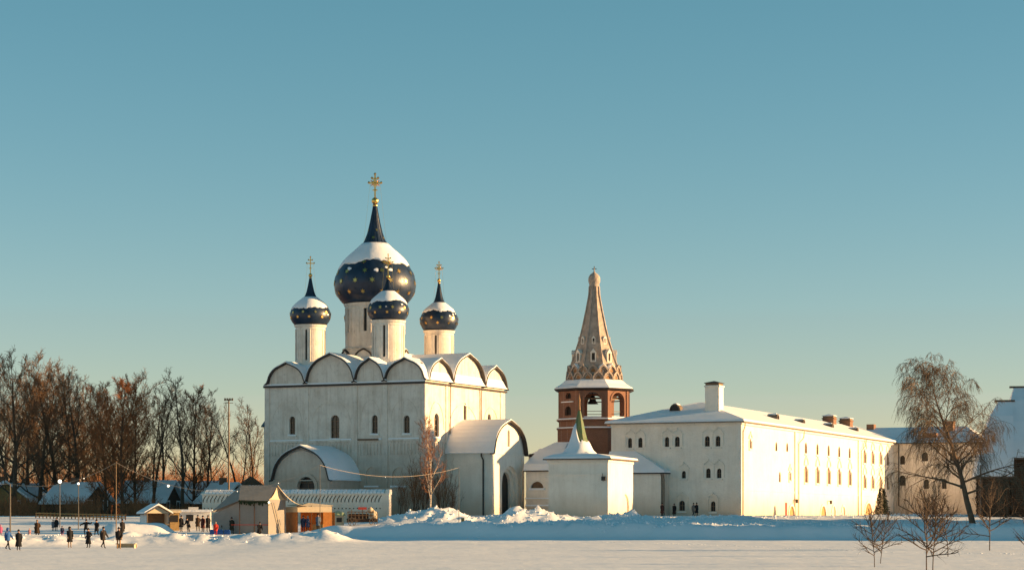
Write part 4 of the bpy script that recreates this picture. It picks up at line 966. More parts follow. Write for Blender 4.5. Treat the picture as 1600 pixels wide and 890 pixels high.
# ------------------------------------------------------------------ trees
def rnd_perp(d, rng):
    v = Vector((rng.gauss(0, 1), rng.gauss(0, 1), rng.gauss(0, 1)))
    return (v - d * v.dot(d)).normalized()
def branch(mb, p, d, L, r0, r1, nseg, rng, wob=.12, up=0.0, sides=4):
    pts = [p.copy()]; rad = [r0]; dirs = [d.copy()]
    for i in range(nseg):
        d = (d + rnd_perp(d, rng) * wob + Vector((0, 0, up))).normalized()
        p = p + d * (L / nseg); pts.append(p.copy()); rad.append(r0 + (r1 - r0) * (i + 1) / nseg); dirs.append(d.copy())
    mb.tube(pts, rad, sides)
    return pts, dirs, rad
def along(pts, dirs, rad, t):
    f = t * (len(pts) - 1); i = min(int(f), len(pts) - 2); u = f - i
    return pts[i].lerp(pts[i + 1], u), dirs[i + 1], rad[i] + (rad[i + 1] - rad[i]) * u
def grow(seed, h, r0, cb=.25, limbs=16, l1=.36, ang=42, nb=7, nt=6, nf=2, droop=0.0, up=.10, stems=1, lean=(0, 0), tw=.016, shape=.75, bend=.05):
    rng = random.Random(seed); T, C = MB(), MB()
    stem = []
    d0 = Vector((lean[0], lean[1], 1)).normalized()
    if stems == 1: stem.append((Vector((0, 0, -.6)), d0, h + .6, r0))
    else:
        q = branch(T, Vector((0, 0, -.6)), d0, h * .16 + .6, r0, r0 * .85, 3, rng, .03, 0, 8)
        for k in range(stems):
            a = 2 * PI * k / stems + rng.random(); dd = (d0 + Vector((math.cos(a), math.sin(a), 0)) * rng.uniform(.12, .3)).normalized()
            stem.append((q[0][-1], dd, h * (.86 if k == 0 else rng.uniform(.6, .82)), r0 * (.75 if k == 0 else .55)))
    for p0, dd, L, rr in stem:
        ps, ds, rs = branch(T, p0, dd, L, rr, .02, 11, rng, bend, .03, 7)
        n = limbs if stems == 1 else int(limbs / stems * 1.25)
        az = rng.random() * 6.28
        for i in range(n):
            t = cb + (.97 - cb) * (i + rng.random() * .6) / n
            p, d, r = along(ps, ds, rs, t); az += 2.4 + rng.uniform(-.4, .4)
            e = R(ang * (1.25 - .6 * t) * rng.uniform(.75, 1.25))
            dl = (d * math.cos(e) + (Vector((math.cos(az), math.sin(az), 0))) * math.sin(e)).normalized()
            ll = h * l1 * ((1 - t) ** shape * 1.25 + .16) * rng.uniform(.7, 1.15)
            pl, dl_, rl = branch(T, p, dl, ll, max(.03, r * .5), .018, 6, rng, .13, up * (1 if droop == 0 else .6), 5)
            for j in range(nb):
                tj = .22 + .78 * (j + rng.random() * .7) / nb; tj = min(tj, .99)
                pb, db, rb = along(pl, dl_, rl, tj)
                d2 = (db * .75 + rnd_perp(db, rng) * rng.uniform(.5, .95) + Vector((0, 0, .25))).normalized()
                l2 = ll * (.5 - .22 * tj) * rng.uniform(.6, 1.2)
                p2, ds2, r2 = branch(C, pb, d2, l2, max(.024, rb * .6), tw * .9, 4, rng, .16, up * .8 - droop * .5, 4)
                for k in range(nt):
                    tk = .15 + .85 * (k + rng.random() * .7) / nt; tk = min(tk, .99)
                    pt, dt, _ = along(p2, ds2, r2, tk)
                    d3 = (dt * .8 + rnd_perp(dt, rng) * rng.uniform(.4, .9) + Vector((0, 0, .12 - droop * 1.2))).normalized()
                    l3 = max(.5, l2 * rng.uniform(.3, .55)) * (1 + droop * 1.4)
                    p3, ds3, r3 = branch(C, pt, d3, l3, tw * 1.1, tw * .7, 3 if droop else 2, rng, .16, .03 - droop, 3)
                    for m in range(nf):
                        pf, df, _ = along(p3, ds3, r3, .25 + .7 * rng.random())
                        d4 = (df * .8 + rnd_perp(df, rng) * .7 + Vector((0, 0, .1 - droop * 1.5))).normalized()
                        branch(C, pf, d4, l3 * rng.uniform(.45, .8), tw * .8, tw * .55, 2, rng, .12, .02 - droop, 3)
    return T, C
def tree_proto(name, T, C, mt, mc, smooth=True):
    return (T.mesh(name + '_trunk', mt, True, recalc=False), C.mesh(name + '_crown', mc, False, recalc=False))
def plant_tree(name, proto, label, loc, rz, s, group=None, cat='tree', sz=None):
    r = thing(name, label, cat, loc, rz, group); r.scale = (s, s, sz or s)
    inst('trunk', proto[0], r); inst('crown', proto[1], r)
    return r
LIME = [tree_proto('lime', *grow(31 + i, 20, .34, cb=.14 + .05 * (i % 2), limbs=20, l1=.33, ang=48, nb=7, nt=7, nf=2, stems=1 + (i % 3 == 1) , up=.09, tw=.020, shape=.55), M['bark'], M['twig']) for i in range(4)]
AIRY = [tree_proto('airy', *grow(231 + i, 20, .30, cb=.26 + .06 * i, limbs=15 + 2 * i, l1=.29, ang=40 + 6 * i, nb=6, nt=5, nf=2, stems=2 if i == 1 else 1, up=.12, tw=.019, shape=.55, bend=.08), M['bark'], M['twig']) for i in range(3)]
DENSE = [tree_proto('dense', *grow(61 + i, 18, .26, cb=.08, limbs=28, l1=.30, ang=46, nb=7, nt=7, nf=3, up=.12, tw=.021, shape=.5), M['barkred'], M['redtwig']) for i in range(2)]
TREES = [  # column in the photo, depth, top row, kind, look
 (-6, 335, 560, 0, 'bare tree cut by the left edge'), (12, 345, 540, 1, 'tallest bare tree near the left edge, slender, twin stemmed'), (24, 330, 543, 2, 'tall bare tree second from the left edge'), (42, 350, 578, 3, 'bare dark tree left of the twin pale trunks'),
 (60, 340, 572, 0, 'bare tree over the ochre house'), (74, 365, 576, 1, 'bare tree set back left of the lamp'), (90, 345, 571, 2, 'bare tree rising behind the round lamp'), (110, 355, 569, 3, 'slim bare tree with a pointed top right of the lamp'),
 (124, 340, 580, 0, 'bare tree above the blue hut roof'), (143, 360, 592, 1, 'bare tree just left of the red brown clump'), (178, 352, 571, 2, 'dark bare tree top poking above the red brown clump'),
 (166, 322, 592, 5, 'dense red brown tree, left one of the clump'), (192, 318, 584, 4, 'dense red brown tree, tallest of the clump'), (212, 326, 600, 5, 'dense red brown tree, right one of the clump'),
 (240, 335, 592, 1, 'forked bare tree with two straight trunks right of the red clump'), (252, 345, 605, 0, 'bare tree between forked tree and tall tree'), (284, 330, 573, 3, 'tallest bare tree right of the red brown clump'), (301, 335, 598, 5, 'narrow brown bushy tree right of the tallest tree'),
 (324, 345, 622, 0, 'crooked bare tree left of the floodlight mast'), (340, 352, 630, 2, 'small bare tree beside the floodlight mast'), (376, 345, 624, 1, 'thin bare tree right of the floodlight mast'), (393, 352, 620, 3, 'thin bare tree closest to the cathedral')]
rng = random.Random(8)
for px, d, top, kind, look in TREES:
    p = at(px, 0, d); zg = gz(p.x, p.y); h = EYE + (HOR - top) / FPX * d - zg
    pr, base = ((AIRY[kind % 3], 20) if px > 236 or px < 5 else (LIME[kind], 20)) if kind < 4 else (DENSE[kind - 4], 18)
    base = max(v.co.z for v in pr[1].vertices)
    plant_tree('bare_tree', pr, look, (p.x, p.y, zg - .1), rng.random() * 6.28, h / base * 1.06, 'bare trees behind the fair', sz=h / base * 1.01)
for i in range(9):                                      # back row
    px = -20 + i * 27 + rng.uniform(-8, 8); d = rng.uniform(380, 430); p = at(px, 0, d); zg = gz(p.x, p.y); h = EYE + (HOR - rng.uniform(625, 665) - (20 if px > 330 else 0)) / FPX * d - zg
    plant_tree('bare_tree', LIME[i % 4], 'bare tree in the far row seen between the nearer trunks', (p.x, p.y, zg - .1), rng.random() * 6.28, h / 20, 'bare trees of the far row', sz=h / 20)
# brushwood and thicket behind the trees
th = MB(); rng = random.Random(77)
for k in range(130):
    px = rng.uniform(-60, 405); d = rng.uniform(415, 480); p = at(px, 0, d); z = gz(p.x, p.y); H = rng.uniform(5, 12)
    for j in range(22):
        a = rng.random() * 6.28; e = rng.uniform(.05, .5)
        q, qd, qr = branch(th, Vector((p.x + rng.gauss(0, 2.2), p.y + rng.gauss(0, 1.3), z)), Vector((math.cos(a) * e, math.sin(a) * e, 1)).normalized(), H * rng.uniform(.5, 1.05), .05, .02, 3, rng, .12, .03, 3)
        for m in range(6):
            pf, df, _ = along(q, qd, qr, rng.uniform(.3, .95)); branch(th, pf, (df + rnd_perp(df, rng) * .8).normalized(), H * .2, .03, .02, 1, rng, 0, 0, 3)
for k in range(95):
    px = rng.uniform(-60, 400); d = rng.uniform(300, 330) if k % 4 == 0 else rng.uniform(352, 410); p = at(px, 0, d); z = gz(p.x, p.y)
    H = rng.uniform(1.5, 3.5) if k % 4 == 0 else rng.uniform(3, 8)
    for j in range(46):
        a = rng.random() * 6.28; e = rng.uniform(.05, .6)
        dd = Vector((math.cos(a) * e, math.sin(a) * e, 1)).normalized()
        q, qd, qr = branch(th, Vector((p.x + rng.gauss(0, 1.3), p.y + rng.gauss(0, 1.3), z)), dd, H * rng.uniform(.5, 1.05), .03, .012, 3, rng, .12, .03, 3)
        for m in range(4):
            pf, df, _ = along(q, qd, qr, rng.uniform(.3, .95)); branch(th, pf, (df + rnd_perp(df, rng) * .8).normalized(), H * .22, .018, .012, 1, rng, 0, 0, 3)
tag(th.build('thicket', M['redtwig'], recalc=False), 'reddish brown thicket filling the ground behind the bare trees', 'thicket', kind='stuff')
# big birch on the right
T, C = grow(5, 19.5, .42, cb=.22, limbs=30, l1=.36, ang=55, nb=9, nt=8, nf=4, droop=.42, up=.08, lean=(-.21, 0), tw=.017, shape=.36, bend=.05)
p = at(1522, 818, 272); plant_tree('birch_tree', tree_proto('birch', T, C, M['birchdark'], M['birchtwig']), 'big spreading birch with drooping twigs beside the log church', (p.x, p.y, gz(p.x, p.y) - .1), 0, .94)
# young birch and bushes by the cathedral wall
T, C = grow(9, 12.5, .16, cb=.22, limbs=16, l1=.27, ang=30, nb=6, nt=5, nf=2, up=.1, tw=.013, shape=.6)
p = at(673, 811, 281); plant_tree('birch_tree', tree_proto('young_birch', T, C, M['birch'], M['redtwig']), 'slender young birch with white trunk before the cathedral corner', (p.x, p.y, gz(p.x, p.y) - .1), 0, .98)
BUSH = []
for i in range(2):
    rng = random.Random(90 + i); T, C = MB(), MB()
    for j in range(15):
        a = rng.random() * 6.28; e = rng.uniform(.03, .32); dd = Vector((math.cos(a) * e, math.sin(a) * e, 1)).normalized()
        q = branch(T, Vector((rng.gauss(0, .5), rng.gauss(0, .5), -.2)), dd, rng.uniform(4, 8.4), .035, .012, 5, rng, .07, .02, 4)
        for m in range(11):
            pf, df, _ = along(*q, rng.uniform(.2, .98)); q2 = branch(C, pf, (df + rnd_perp(df, rng) * .5).normalized(), rng.uniform(.8, 1.9), .014, .010, 2, rng, .1, .05, 3)
            for n_ in range(2): pf, df, _ = along(*q2, rng.uniform(.3, .9)); branch(C, pf, (df + rnd_perp(df, rng) * .6).normalized(), .7, .011, .009, 1, rng, 0, 0, 3)
    BUSH.append(tree_proto('bush', T, C, M['barkred'], M['redtwig']))
for (px, d, s_, lb) in ((648, 300, .95, 'reddish bare bush against the cathedral wall left of the young birch'), (662, 303, 1.15, 'tallest reddish bare bush at the cathedral corner'), (690, 300, .95, 'reddish bare bush right of the young birch by the porch'), (628, 303, .75, 'low reddish bare bush beyond the end of the white wall'), (708, 303, .6, 'small reddish bare bush under the porch roof')):
    p = at(px, 0, d); plant_tree('bare_bush', BUSH[px % 2], lb, (p.x, p.y, gz(p.x, p.y)), px, s_, 'bushes by the cathedral', 'bush')
# saplings on the meadow
SAP = [tree_proto('sapling', *grow(120 + i, 3.6, .032, cb=.33, limbs=18, l1=.46, ang=66, nb=5, nt=3, nf=0, up=.07, tw=.0048, shape=.4), M['bark'], M['saptwig']) for i in range(3)]
for px, py, top, d, k, lb in ((1366, 884, 797, 118, 0, 'leftmost bare sapling on the meadow, front one of its pair'), (1375, 879, 800, 128, 1, 'bare sapling just behind the leftmost one'), (1448, 893, 768, 104, 2, 'tall bare sapling nearest the camera, left one of two touching trunks'), (1457, 891, 780, 107, 0, 'bare sapling nearest the camera, right one of two touching trunks'),
                             (1481, 871, 772, 150, 1, 'bare sapling behind the two nearest ones, right of them'), (1546, 859, 752, 176, 2, 'bare sapling standing alone before the log church'), (1612, 884, 786, 120, 0, 'bare sapling cut by the right edge')):
    p = at(px, 0, d); zg = gz(p.x, p.y); h = EYE + (HOR - top) / FPX * d - zg
    plant_tree('sapling', SAP[k], lb, (p.x, p.y, zg), px * 1.7, h / 3.6 * .9, 'saplings on the meadow')
# small fir by the residence
T, C = MB(), MB(); rng = random.Random(3); T.tube([(0, 0, -.5), (0, 0, 4.3)], [.09, .01], 6)
for i in range(26):
    z = .25 + 4.0 * i / 26; Lb = 1.4 * (1 - i / 27) ** .95 + .05
    for k in range(9):
        a = k * 6.28 / 9 + i * .7 + rng.uniform(-.2, .2); dx, dy = math.cos(a), math.sin(a); L = Lb * rng.uniform(.7, 1.15)
        for m in range(5):
            t0 = m / 5; q = Vector((dx * L * t0, dy * L * t0, z - .22 * L * t0)); w_ = .2 * (1 - t0 * .6)
            for s_ in (-1, 1): C.add([q, q + Vector((dx * .26 - dy * s_ * w_, dy * .26 + dx * s_ * w_, -.1 + rng.uniform(-.06, .08))), q + Vector((dx * .3, dy * .3, .03))], [(0, 1, 2)])
p = at(1378, 807, 330); plant_tree('fir_tree', tree_proto('fir', T, C, M['bark'], M['fir']), 'small dark fir at the foot of the sunlit residence wall', (p.x, p.y, gz(p.x, p.y) - .1), 0, 1.0)
# ------------------------------------------------------------------ log houses seen through the trees
def house(px, d, W, D, h, rh, th, wall, label, py=None, rm='roof_snow'):
    p = at(px, 0, d); z = gz(p.x, p.y)
    r = thing('log_house', label, 'house', (p.x, p.y, z), R(th), 'houses behind the trees')
    x, y = W / 2, D / 2
    b = MB(); b.box(-x, x, -y, y, -.5, h); b.prism([(-x + .02, h), (x - .02, h), (0, h + rh - .25)], XZ, -y + .05, y - .05); b.build('wall', wall, r)
    s = MB(); s.band([(-x - .7, h - .45), (0, h + rh - .05), (x + .7, h - .45)], [(-x - .75, h - .2), (0, h + rh + .25), (x + .75, h - .2)], XZ, -y - .6, y + .6); s.build('roof', M[rm], r)
    for sx in (-.28, .28):
        w_ = MB(); w_.box(sx * W - .45, sx * W + .45, -y - .06, -y - .01, 1.0, 2.2); o = w_.build('window', M['dark'], r)
        f_ = MB(); f_.box(sx * W - .6, sx * W + .6, -y - .1, -y - .062, 2.2, 2.4); f_.box(sx * W - .6, sx * W - .45, -y - .1, -y - .062, .9, 2.2); f_.box(sx * W + .45, sx * W + .6, -y - .1, -y - .062, .9, 2.2); f_.build('window_frame', M['white'], o)
    c = MB(); c.box(-.4, .4, .2, 1.0, h + rh - 1.0, h + rh + .9); c.build('chimney', M['brickdeep'], r)
    return r
house(4, 340, 6, 7, 2.6, 2.4, 20, M['ochre'], 'ochre wooden house cut by the left edge behind trees')
house(36, 345, 5, 6, 2.6, 2.2, -30, M['ochre'], 'small ochre house with snowy roof left of the round lamp')
house(122, 338, 6.5, 7, 2.2, 2.6, 62, M['log'], 'dark log house with blue snowy roof right of the round lamp')
house(236, 345, 6.5, 7, 2.4, 2.8, 75, M['log'], 'dark log house with blue snow roof behind the forked tree')
house(312, 350, 6.5, 7, 2.4, 2.8, 72, M['log'], 'dark log house with blue snow roof left of the floodlight mast')
house(352, 330, 5, 6, 2.2, 2.4, 40, M['log'], 'log house with sunlit snow roof just behind the floodlight mast')
# tent roofed tower by the cathedral
p = at(392, 0, 335); z = gz(p.x, p.y)
tt = thing('roofed_gate', 'brown pyramid roof with snow streaks rising behind the tent near the cathedral', 'gate', (p.x, p.y, z), .4)
b = MB(); b.box(-2, 2, -2, 2, -.5, 3.0); b.build('wall', M['log'], tt)
b = MB(); b.loft([[(-3.2, -3.2, 2.9), (3.2, -3.2, 2.9), (3.2, 3.2, 2.9), (-3.2, 3.2, 2.9)], [(-1.1, -1.1, 4.9), (1.1, -1.1, 4.9), (1.1, 1.1, 4.9), (-1.1, 1.1, 4.9)], [(-.1, -.1, 5.8), (.1, -.1, 5.8), (.1, .1, 5.8), (-.1, .1, 5.8)]]); rf_ = b.build('roof', M['brickdeep'], tt)
for k in range(4):
    b = MB(); x = -1.6 + k * .95; b.add([(x, -3.18, 3.0), (x + .45, -3.18, 3.0), (x * .5 + .3, -1.6, 4.5), (x * .5, -1.6, 4.5)], [(0, 1, 2, 3)]); b.add([(3.18, x, 3.0), (3.18, x + .45, 3.0), (1.6, x * .5 + .3, 4.5), (1.6, x * .5, 4.5)], [(0, 1, 2, 3)]); b.build('snow_streak', M['snow'], rf_)
# wooden fence below the trees
fr = thing('fence', 'low ochre plank fence lit by the sun under the bare trees', 'fence', (0, 0, 0))
for i in range(26):
    p = at(56 + i * 5.6, 0, 292 - i * .3); z = gz(p.x, p.y); b = MB(); b.box(p.x - .06, p.x + .06, p.y - .06, p.y + .06, z - .3, z + .75); b.build('post', M['barkred'], fr)
    if i < 25:
        q = at(56 + (i + 1) * 5.6, 0, 292 - (i + 1) * .3); z2 = gz(q.x, q.y)
        for hh in (.3, .62): b = MB(); b.tube([(p.x, p.y - .08, z + hh), (q.x, q.y - .08, z2 + hh)], .07, 4); b.build('rail', M['ochre'], fr)
# ------------------------------------------------------------------ white enclosure wall
Wl = Site(604, 274, 9, gz(-14.9, 274))
ew = Wl.root('enclosure_wall', 'low white enclosure wall with snow capped coping and slanting dark slots drawn for bracket shade', 'wall')
L0 = Wl.X(316); hw_ = Wl.Z(771.5); wy = 1.0
slots, dots = [], []
n = 48
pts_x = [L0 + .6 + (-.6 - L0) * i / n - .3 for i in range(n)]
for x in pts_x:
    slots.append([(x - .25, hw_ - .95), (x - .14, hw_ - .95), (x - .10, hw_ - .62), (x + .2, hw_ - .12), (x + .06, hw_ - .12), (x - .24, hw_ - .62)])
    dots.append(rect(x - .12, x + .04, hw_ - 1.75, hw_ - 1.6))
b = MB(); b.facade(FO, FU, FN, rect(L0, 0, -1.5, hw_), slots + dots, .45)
b.poly([(0, 0, -1.5), (0, wy, -1.5), (0, wy, hw_), (0, 0, hw_)]); b.poly([(L0, wy, -1.5), (0, wy, -1.5), (0, wy, hw_), (L0, wy, hw_)]); b.poly([(L0, 0, -1.5), (L0, 0, hw_), (L0, wy, hw_), (L0, wy, -1.5)])
b.build('wall', M['wall_white'], ew, recalc=False)
sme = MB(); sme.prism([(-.25, 0), (-.14, 0), (-.10, .33), (.2, .83), (.06, .83), (-.24, .33)], XZ, .4, .44); sme = sme.mesh('shade_slot', M['rim'])  # dark backing stands in for the shaded sides of coping brackets
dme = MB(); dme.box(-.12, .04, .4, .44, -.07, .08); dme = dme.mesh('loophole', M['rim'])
for x in pts_x: inst('shade_slot', sme, ew, (x, 0, hw_ - .95)); inst('loophole', dme, ew, (x, 0, hw_ - 1.68))
cap = MB(); cap.prism([(-.3, hw_ + .0), (-.3, hw_ + .1), (wy / 2, hw_ + .35), (wy + .3, hw_ + .1), (wy + .3, hw_)], YZ, L0 - .1, .25); cap.build('coping', M['wall_white'], ew)
for x in pts_x:
    s = MB(); h = .24 + .06 * noise.noise((x, 0, 0)); s.prism([(-.32, hw_ + .11), (-.26, hw_ + .2 + h * .3), (wy / 2, hw_ + .36 + h), (wy + .26, hw_ + .2 + h * .3), (wy + .32, hw_ + .11)], YZ, x + .1, x + .1 + (-.6 - L0) / n - .08); s.build('snow', M['snow'], ew)
b = MB(); b.box(-.02, .32, -.16, wy + .16, -1.5, hw_ - .02); b.prism([(-.3, hw_ - .02), (wy + .3, hw_ - .02), (wy + .1, hw_ + .5), (wy / 2, hw_ + .62), (-.1, hw_ + .5)], YZ, -.1, .4); b.build('end_pier', M['wall_white'], ew)

# ------------------------------------------------------------------ fair: tents, kiosk, stalls
def spot(px, d): p = at(px, 0, d); return Vector((p.x, p.y, gz(p.x, p.y)))
u = 240 / FPX
p = spot(420, 240)
tent_ = thing('fair_tent', 'large grey canvas tent with sunlit cream corner and peaked roof', 'tent', p)
zz = lambda py: EYE + (HOR - py) / FPX * 240 - p.z
X_ = lambda px: (px - 420) * u
ze, zp = zz(780), zz(757)
b = MB(); b.add([(X_(326), 2, zz(799)), (X_(373), -.35, ze - .12), (X_(420.5), -.55, ze - .12), (X_(443), 2.2, ze), (X_(431), 1.9, zp), (X_(372), 2.3, zp), (X_(326), 5, zz(799)), (X_(443), 5, ze)], [(0, 1, 5), (1, 2, 4, 5), (0, 5, 6), (4, 5, 6, 7)])
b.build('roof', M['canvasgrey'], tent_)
b = MB(); rows = []
for j in range(7):
    t = j / 6; rows.append([(X_(431) + (X_(420) - X_(431)) * t + (X_(443) - X_(420)) * t * s, 1.9 + (-.3 - 1.9) * t + 2.5 * t * s, zp + (ze - zp) * (t + .22 * math.sin(PI * t)) + .0) for s in (0, .25, .5, .75, 1)])
for j in range(6):
    for i in range(4): b.poly([rows[j][i], rows[j][i + 1], rows[j + 1][i + 1], rows[j + 1][i]])
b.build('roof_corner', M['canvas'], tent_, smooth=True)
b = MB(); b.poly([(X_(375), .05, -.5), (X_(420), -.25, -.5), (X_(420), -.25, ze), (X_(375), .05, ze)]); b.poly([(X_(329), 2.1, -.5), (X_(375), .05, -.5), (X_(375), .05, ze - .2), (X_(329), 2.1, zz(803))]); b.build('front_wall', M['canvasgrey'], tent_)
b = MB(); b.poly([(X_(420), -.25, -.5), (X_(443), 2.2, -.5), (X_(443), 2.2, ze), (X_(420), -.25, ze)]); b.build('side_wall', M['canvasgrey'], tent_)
for k in range(2): b = MB(); b.tube([(X_(425 + 4 * k), .15 + .3 * k, ze - .3), (X_(436 + 4 * k), 1.3 + .3 * k, -.2)], .04, 4); b.build('guy_rope', M['canvas'], tent_)
for px in (375, 398, 420): b = MB(); b.tube([(X_(px), -.3, -.4), (X_(px), -.3, ze)], .05, 6); b.build('pole', M['canvas'] if px == 420 else M['barkred'], tent_)
b = MB(); b.tube([(X_(362), -.4, .95), (X_(420), -.4, .95)], .035, 4); b.build('rail', M['redpaint'], tent_)
rng = random.Random(4)
g = MB()
for i in range(90):
    t = rng.random(); q = Vector((X_(375 + 45 * t), -.36, ze - .05)); L = .15 + .5 * abs(math.sin(t * 14)) * rng.random(); d_ = Vector((rng.uniform(-.5, .5), 0, -1))
    g.add([q + Vector((-.09, 0, 0)), q + Vector((.09, 0, 0)), q + d_ * L + Vector((.07, .05, 0)), q + d_ * L + Vector((-.06, -.04, 0))], [(0, 1, 2, 3)])
g.build('fir_garland', M['fir'], tent_, kind='stuff')
b = MB(); b.lathe([(0, -.12), (.12, 0), (0, .12)], 10, (X_(421), -.5, ze - .28)); b.build('lamp', M['bulb'], tent_, smooth=True)
# drape sweeping from the peak to the awning
b = MB(); rows = []
for j in range(9):
    t = j / 8; x = X_(431) + (X_(476) - X_(431)) * t; z = zp + (zz(789.5) - zp) * (1 - (1 - t) ** 2.0); w_ = .15 + 1.1 * t
    rows.append([(x, 1.9 - w_ + .25 * t, z - .35 * t * 0), (x, 1.9 - w_ * .3, z + .06 * math.sin(t * 9)), (x, 1.9 + w_ * .4, z - .05), (x, 1.9 + w_, z)])
for j in range(8):
    for i in range(3): b.poly([rows[j][i], rows[j][i + 1], rows[j + 1][i + 1], rows[j + 1][i]])
b.build('drape', M['canvas'], tent_, smooth=True)
p = spot(466, 242); u = 242 / FPX; X_ = lambda px: (px - 466) * u; zz = lambda py: EYE + (HOR - py) / FPX * 242 - p.z
aw = thing('stall_awning', 'stall with flat cream awning and orange tarpaulin walls right of the tent', 'stall', p)
b = MB(); za, zb2 = zz(789), zz(799.5)
b.add([(X_(465), 0, za - .12), (X_(517), 1.2, za - .12), (X_(517), 3.4, za + .05), (X_(443), 2.6, za + .05), (X_(480), 1.5, za + .28)], [(0, 1, 4), (1, 2, 4), (2, 3, 4), (3, 0, 4)]); b.build('canopy', M['canvas'], aw)
b = MB(); b.prism([(X_(465), za - .13), (X_(517), za - .13), (X_(517), zb2), (X_(465), zb2)], lambda a, b_, t: (a, t + (a - X_(465)) * .35, b_), -.02, .02); b.build('valance', M['canvas'], aw)
b = MB(); b.prism([(X_(443), za - .13), (X_(465), za - .13), (X_(465), zb2), (X_(443), zb2)], lambda a, b_, t: (a, t - (a - X_(465)) * 1.6, b_), -.02, .02); b.build('side_valance', M['canvas'], aw)
b = MB(); b.prism([(X_(443), zb2), (X_(465), zb2), (X_(465), -.4), (X_(443), -.4)], lambda a, b_, t: (a, t + .05 - (a - X_(465)) * 1.6, b_), -.02, .02); b.build('left_wall', M['orange'], aw)
b = MB(); b.prism([(X_(466), zb2), (X_(520), zb2), (X_(520), -.4), (X_(466), -.4)], lambda a, b_, t: (a, t + 2.8, b_), -.02, .02); b.build('back_wall', M['orange'], aw)
b = MB(); b.prism([(X_(504), zb2), (X_(517), zb2), (X_(517), -.1), (X_(504), .1)], lambda a, b_, t: (a, t + (a - X_(465)) * .35 - .06, b_), -.02, .02); b.build('front_flap', M['orange'], aw)
for px, y in ((465, 0), (517, 1.2), (486, .5)): b = MB(); b.tube([(X_(px), y + .05, -.4), (X_(px), y + .05, za)], .045, 6); b.build('pole', M['barkred'], aw)
b = MB(); b.box(X_(487), X_(503), .9, 1.6, -.2, .85); b.build('counter', M['ochre'], aw)
# kiosk
p = spot(229, 246); k_ = thing('kiosk', 'small pale market kiosk with open counter and snowy gable roof', 'kiosk', p, R(24))
W, D, H = 2.5, 2.7, 2.0
b = MB(); b.box(0, .08, 0, D, -.3, H); b.box(0, W, D - .08, D, -.3, H); b.box(W - .08, W, .05, D - .1, -.3, H); b.build('wall', M['white'], k_)
b = MB(); b.box(.1, W - .1, .0, .08, -.2, .75); c = b.build('counter', M['canvas'], k_)
b = MB(); b.box(-.02, W + .05, -.25, .1, .76, .84); b.build('counter_top', M['plank'], c)
for k in range(5): b = MB(); x = .1 + (W - .2) * k / 4; b.box(x - .05, x + .05, -.05, -.005, -.3, .74); b.build('batten', M['plank'], c)
for x in (.02, W - .06): b = MB(); b.box(x, x + .1, -.06, .05, -.3, H + .1); b.build('post', M['plank'], k_)
b = MB(); b.box(.1, W - .1, D * .6, D * .6 + .05, 0, H); b.build('shelf_back', M['frame'], k_)
b = MB(); b.band([(-.35, H - .15), (W / 2, H + .75), (W + .35, H - .15)], [(-.35, H - .05), (W / 2, H + .85), (W + .35, H - .05)], XZ, -.4, D + .2); rf_ = b.build('roof', M['plank'], k_)
b = MB(); b.band([(-.36, H - .04), (W / 2, H + .86), (W + .36, H - .04)], [(-.3, H + .14), (W / 2, H + 1.06), (W + .3, H + .14)], XZ, -.3, D + .2); b.build('snow', M['snow'], rf_)
b = MB(); b.prism([(-.1, H), (W + .1, H), (W / 2, H + .7)], XZ, -.1, .0); b.build('gable_board', M['canvas'], k_)
# yellow stall, pale shed, signboard
p = spot(271, 252); k_ = thing('yellow_stall', 'yellow plank stall between the kiosk and the pale shed', 'stall', p, R(12))
b = MB(); b.box(-.65, .65, 0, 1.6, -.3, 2.0); b.build('wall', M['ochre'], k_)
b = MB(); b.prism([(-.3, 1.95), (1.9, 2.15), (1.9, 2.35), (-.3, 2.2)], YZ, -.85, .85); b.build('roof', M['canvas'], k_)
b = MB(); b.box(-.5, .5, -.05, -.01, .95, 1.7); b.build('hatch', M['dark'], k_)
p = spot(305, 256); k_ = thing('shed', 'long pale market shed partly in shadow behind the crowd', 'shed', p, R(6))
b = MB(); b.box(-1.7, 1.7, 0, 2.2, -.3, 1.9); b.build('wall', M['white'], k_)
b = MB(); b.prism([(-.3, 1.9), (2.4, 2.05), (2.4, 2.2), (-.3, 2.1)], YZ, -1.9, 1.9); b.build('roof', M['snow'], k_)
b = MB(); b.box(-1.0, -.2, -.04, -.01, .9, 1.6); b.build('hatch', M['dark'], k_)
b = MB(); b.box(-.75, .35, -.12, -.05, 2.12, 2.45); b.build('signboard', M['white'], k_)
# blue barrier: separate plastic blocks
for i in range(3):
    p = spot(333 + i * 11, 238); b = MB()
    b.prism([(-.34, -.1), (.34, -.1), (.30, .42), (.24, .5), (-.24, .5), (-.30, .42)], XZ, -.2, .2); b.prism([(-.1, .1), (.1, .1), (.08, .3), (-.08, .3)], XZ, -.23, -.2)
    o = b.build('barrier_block', M['blue']); o.location = p
    tag(o, ('left', 'middle', 'right')[i] + ' one of three blue plastic barrier blocks beside the red child', 'barrier', 'blue barrier blocks')
# round wooden drum near tent
p = spot(369, 243); b = MB(); b.lathe([(0, 0), (.42, 0), (.5, .4), (.5, 1.4), (.42, 1.8), (0, 1.85)], 14); o = b.build('barrel', M['ochre']); o.location = p; o.scale = (.95, .95, .95)
h = MB(); h.lathe([(.52, .3), (.54, .34), (.52, .4)], 14); h.lathe([(.52, 1.4), (.54, 1.44), (.52, 1.5)], 14); h.build('hoops', M['rim'], o); tag(o, 'upright ochre wooden barrel left of the tent', 'barrel')
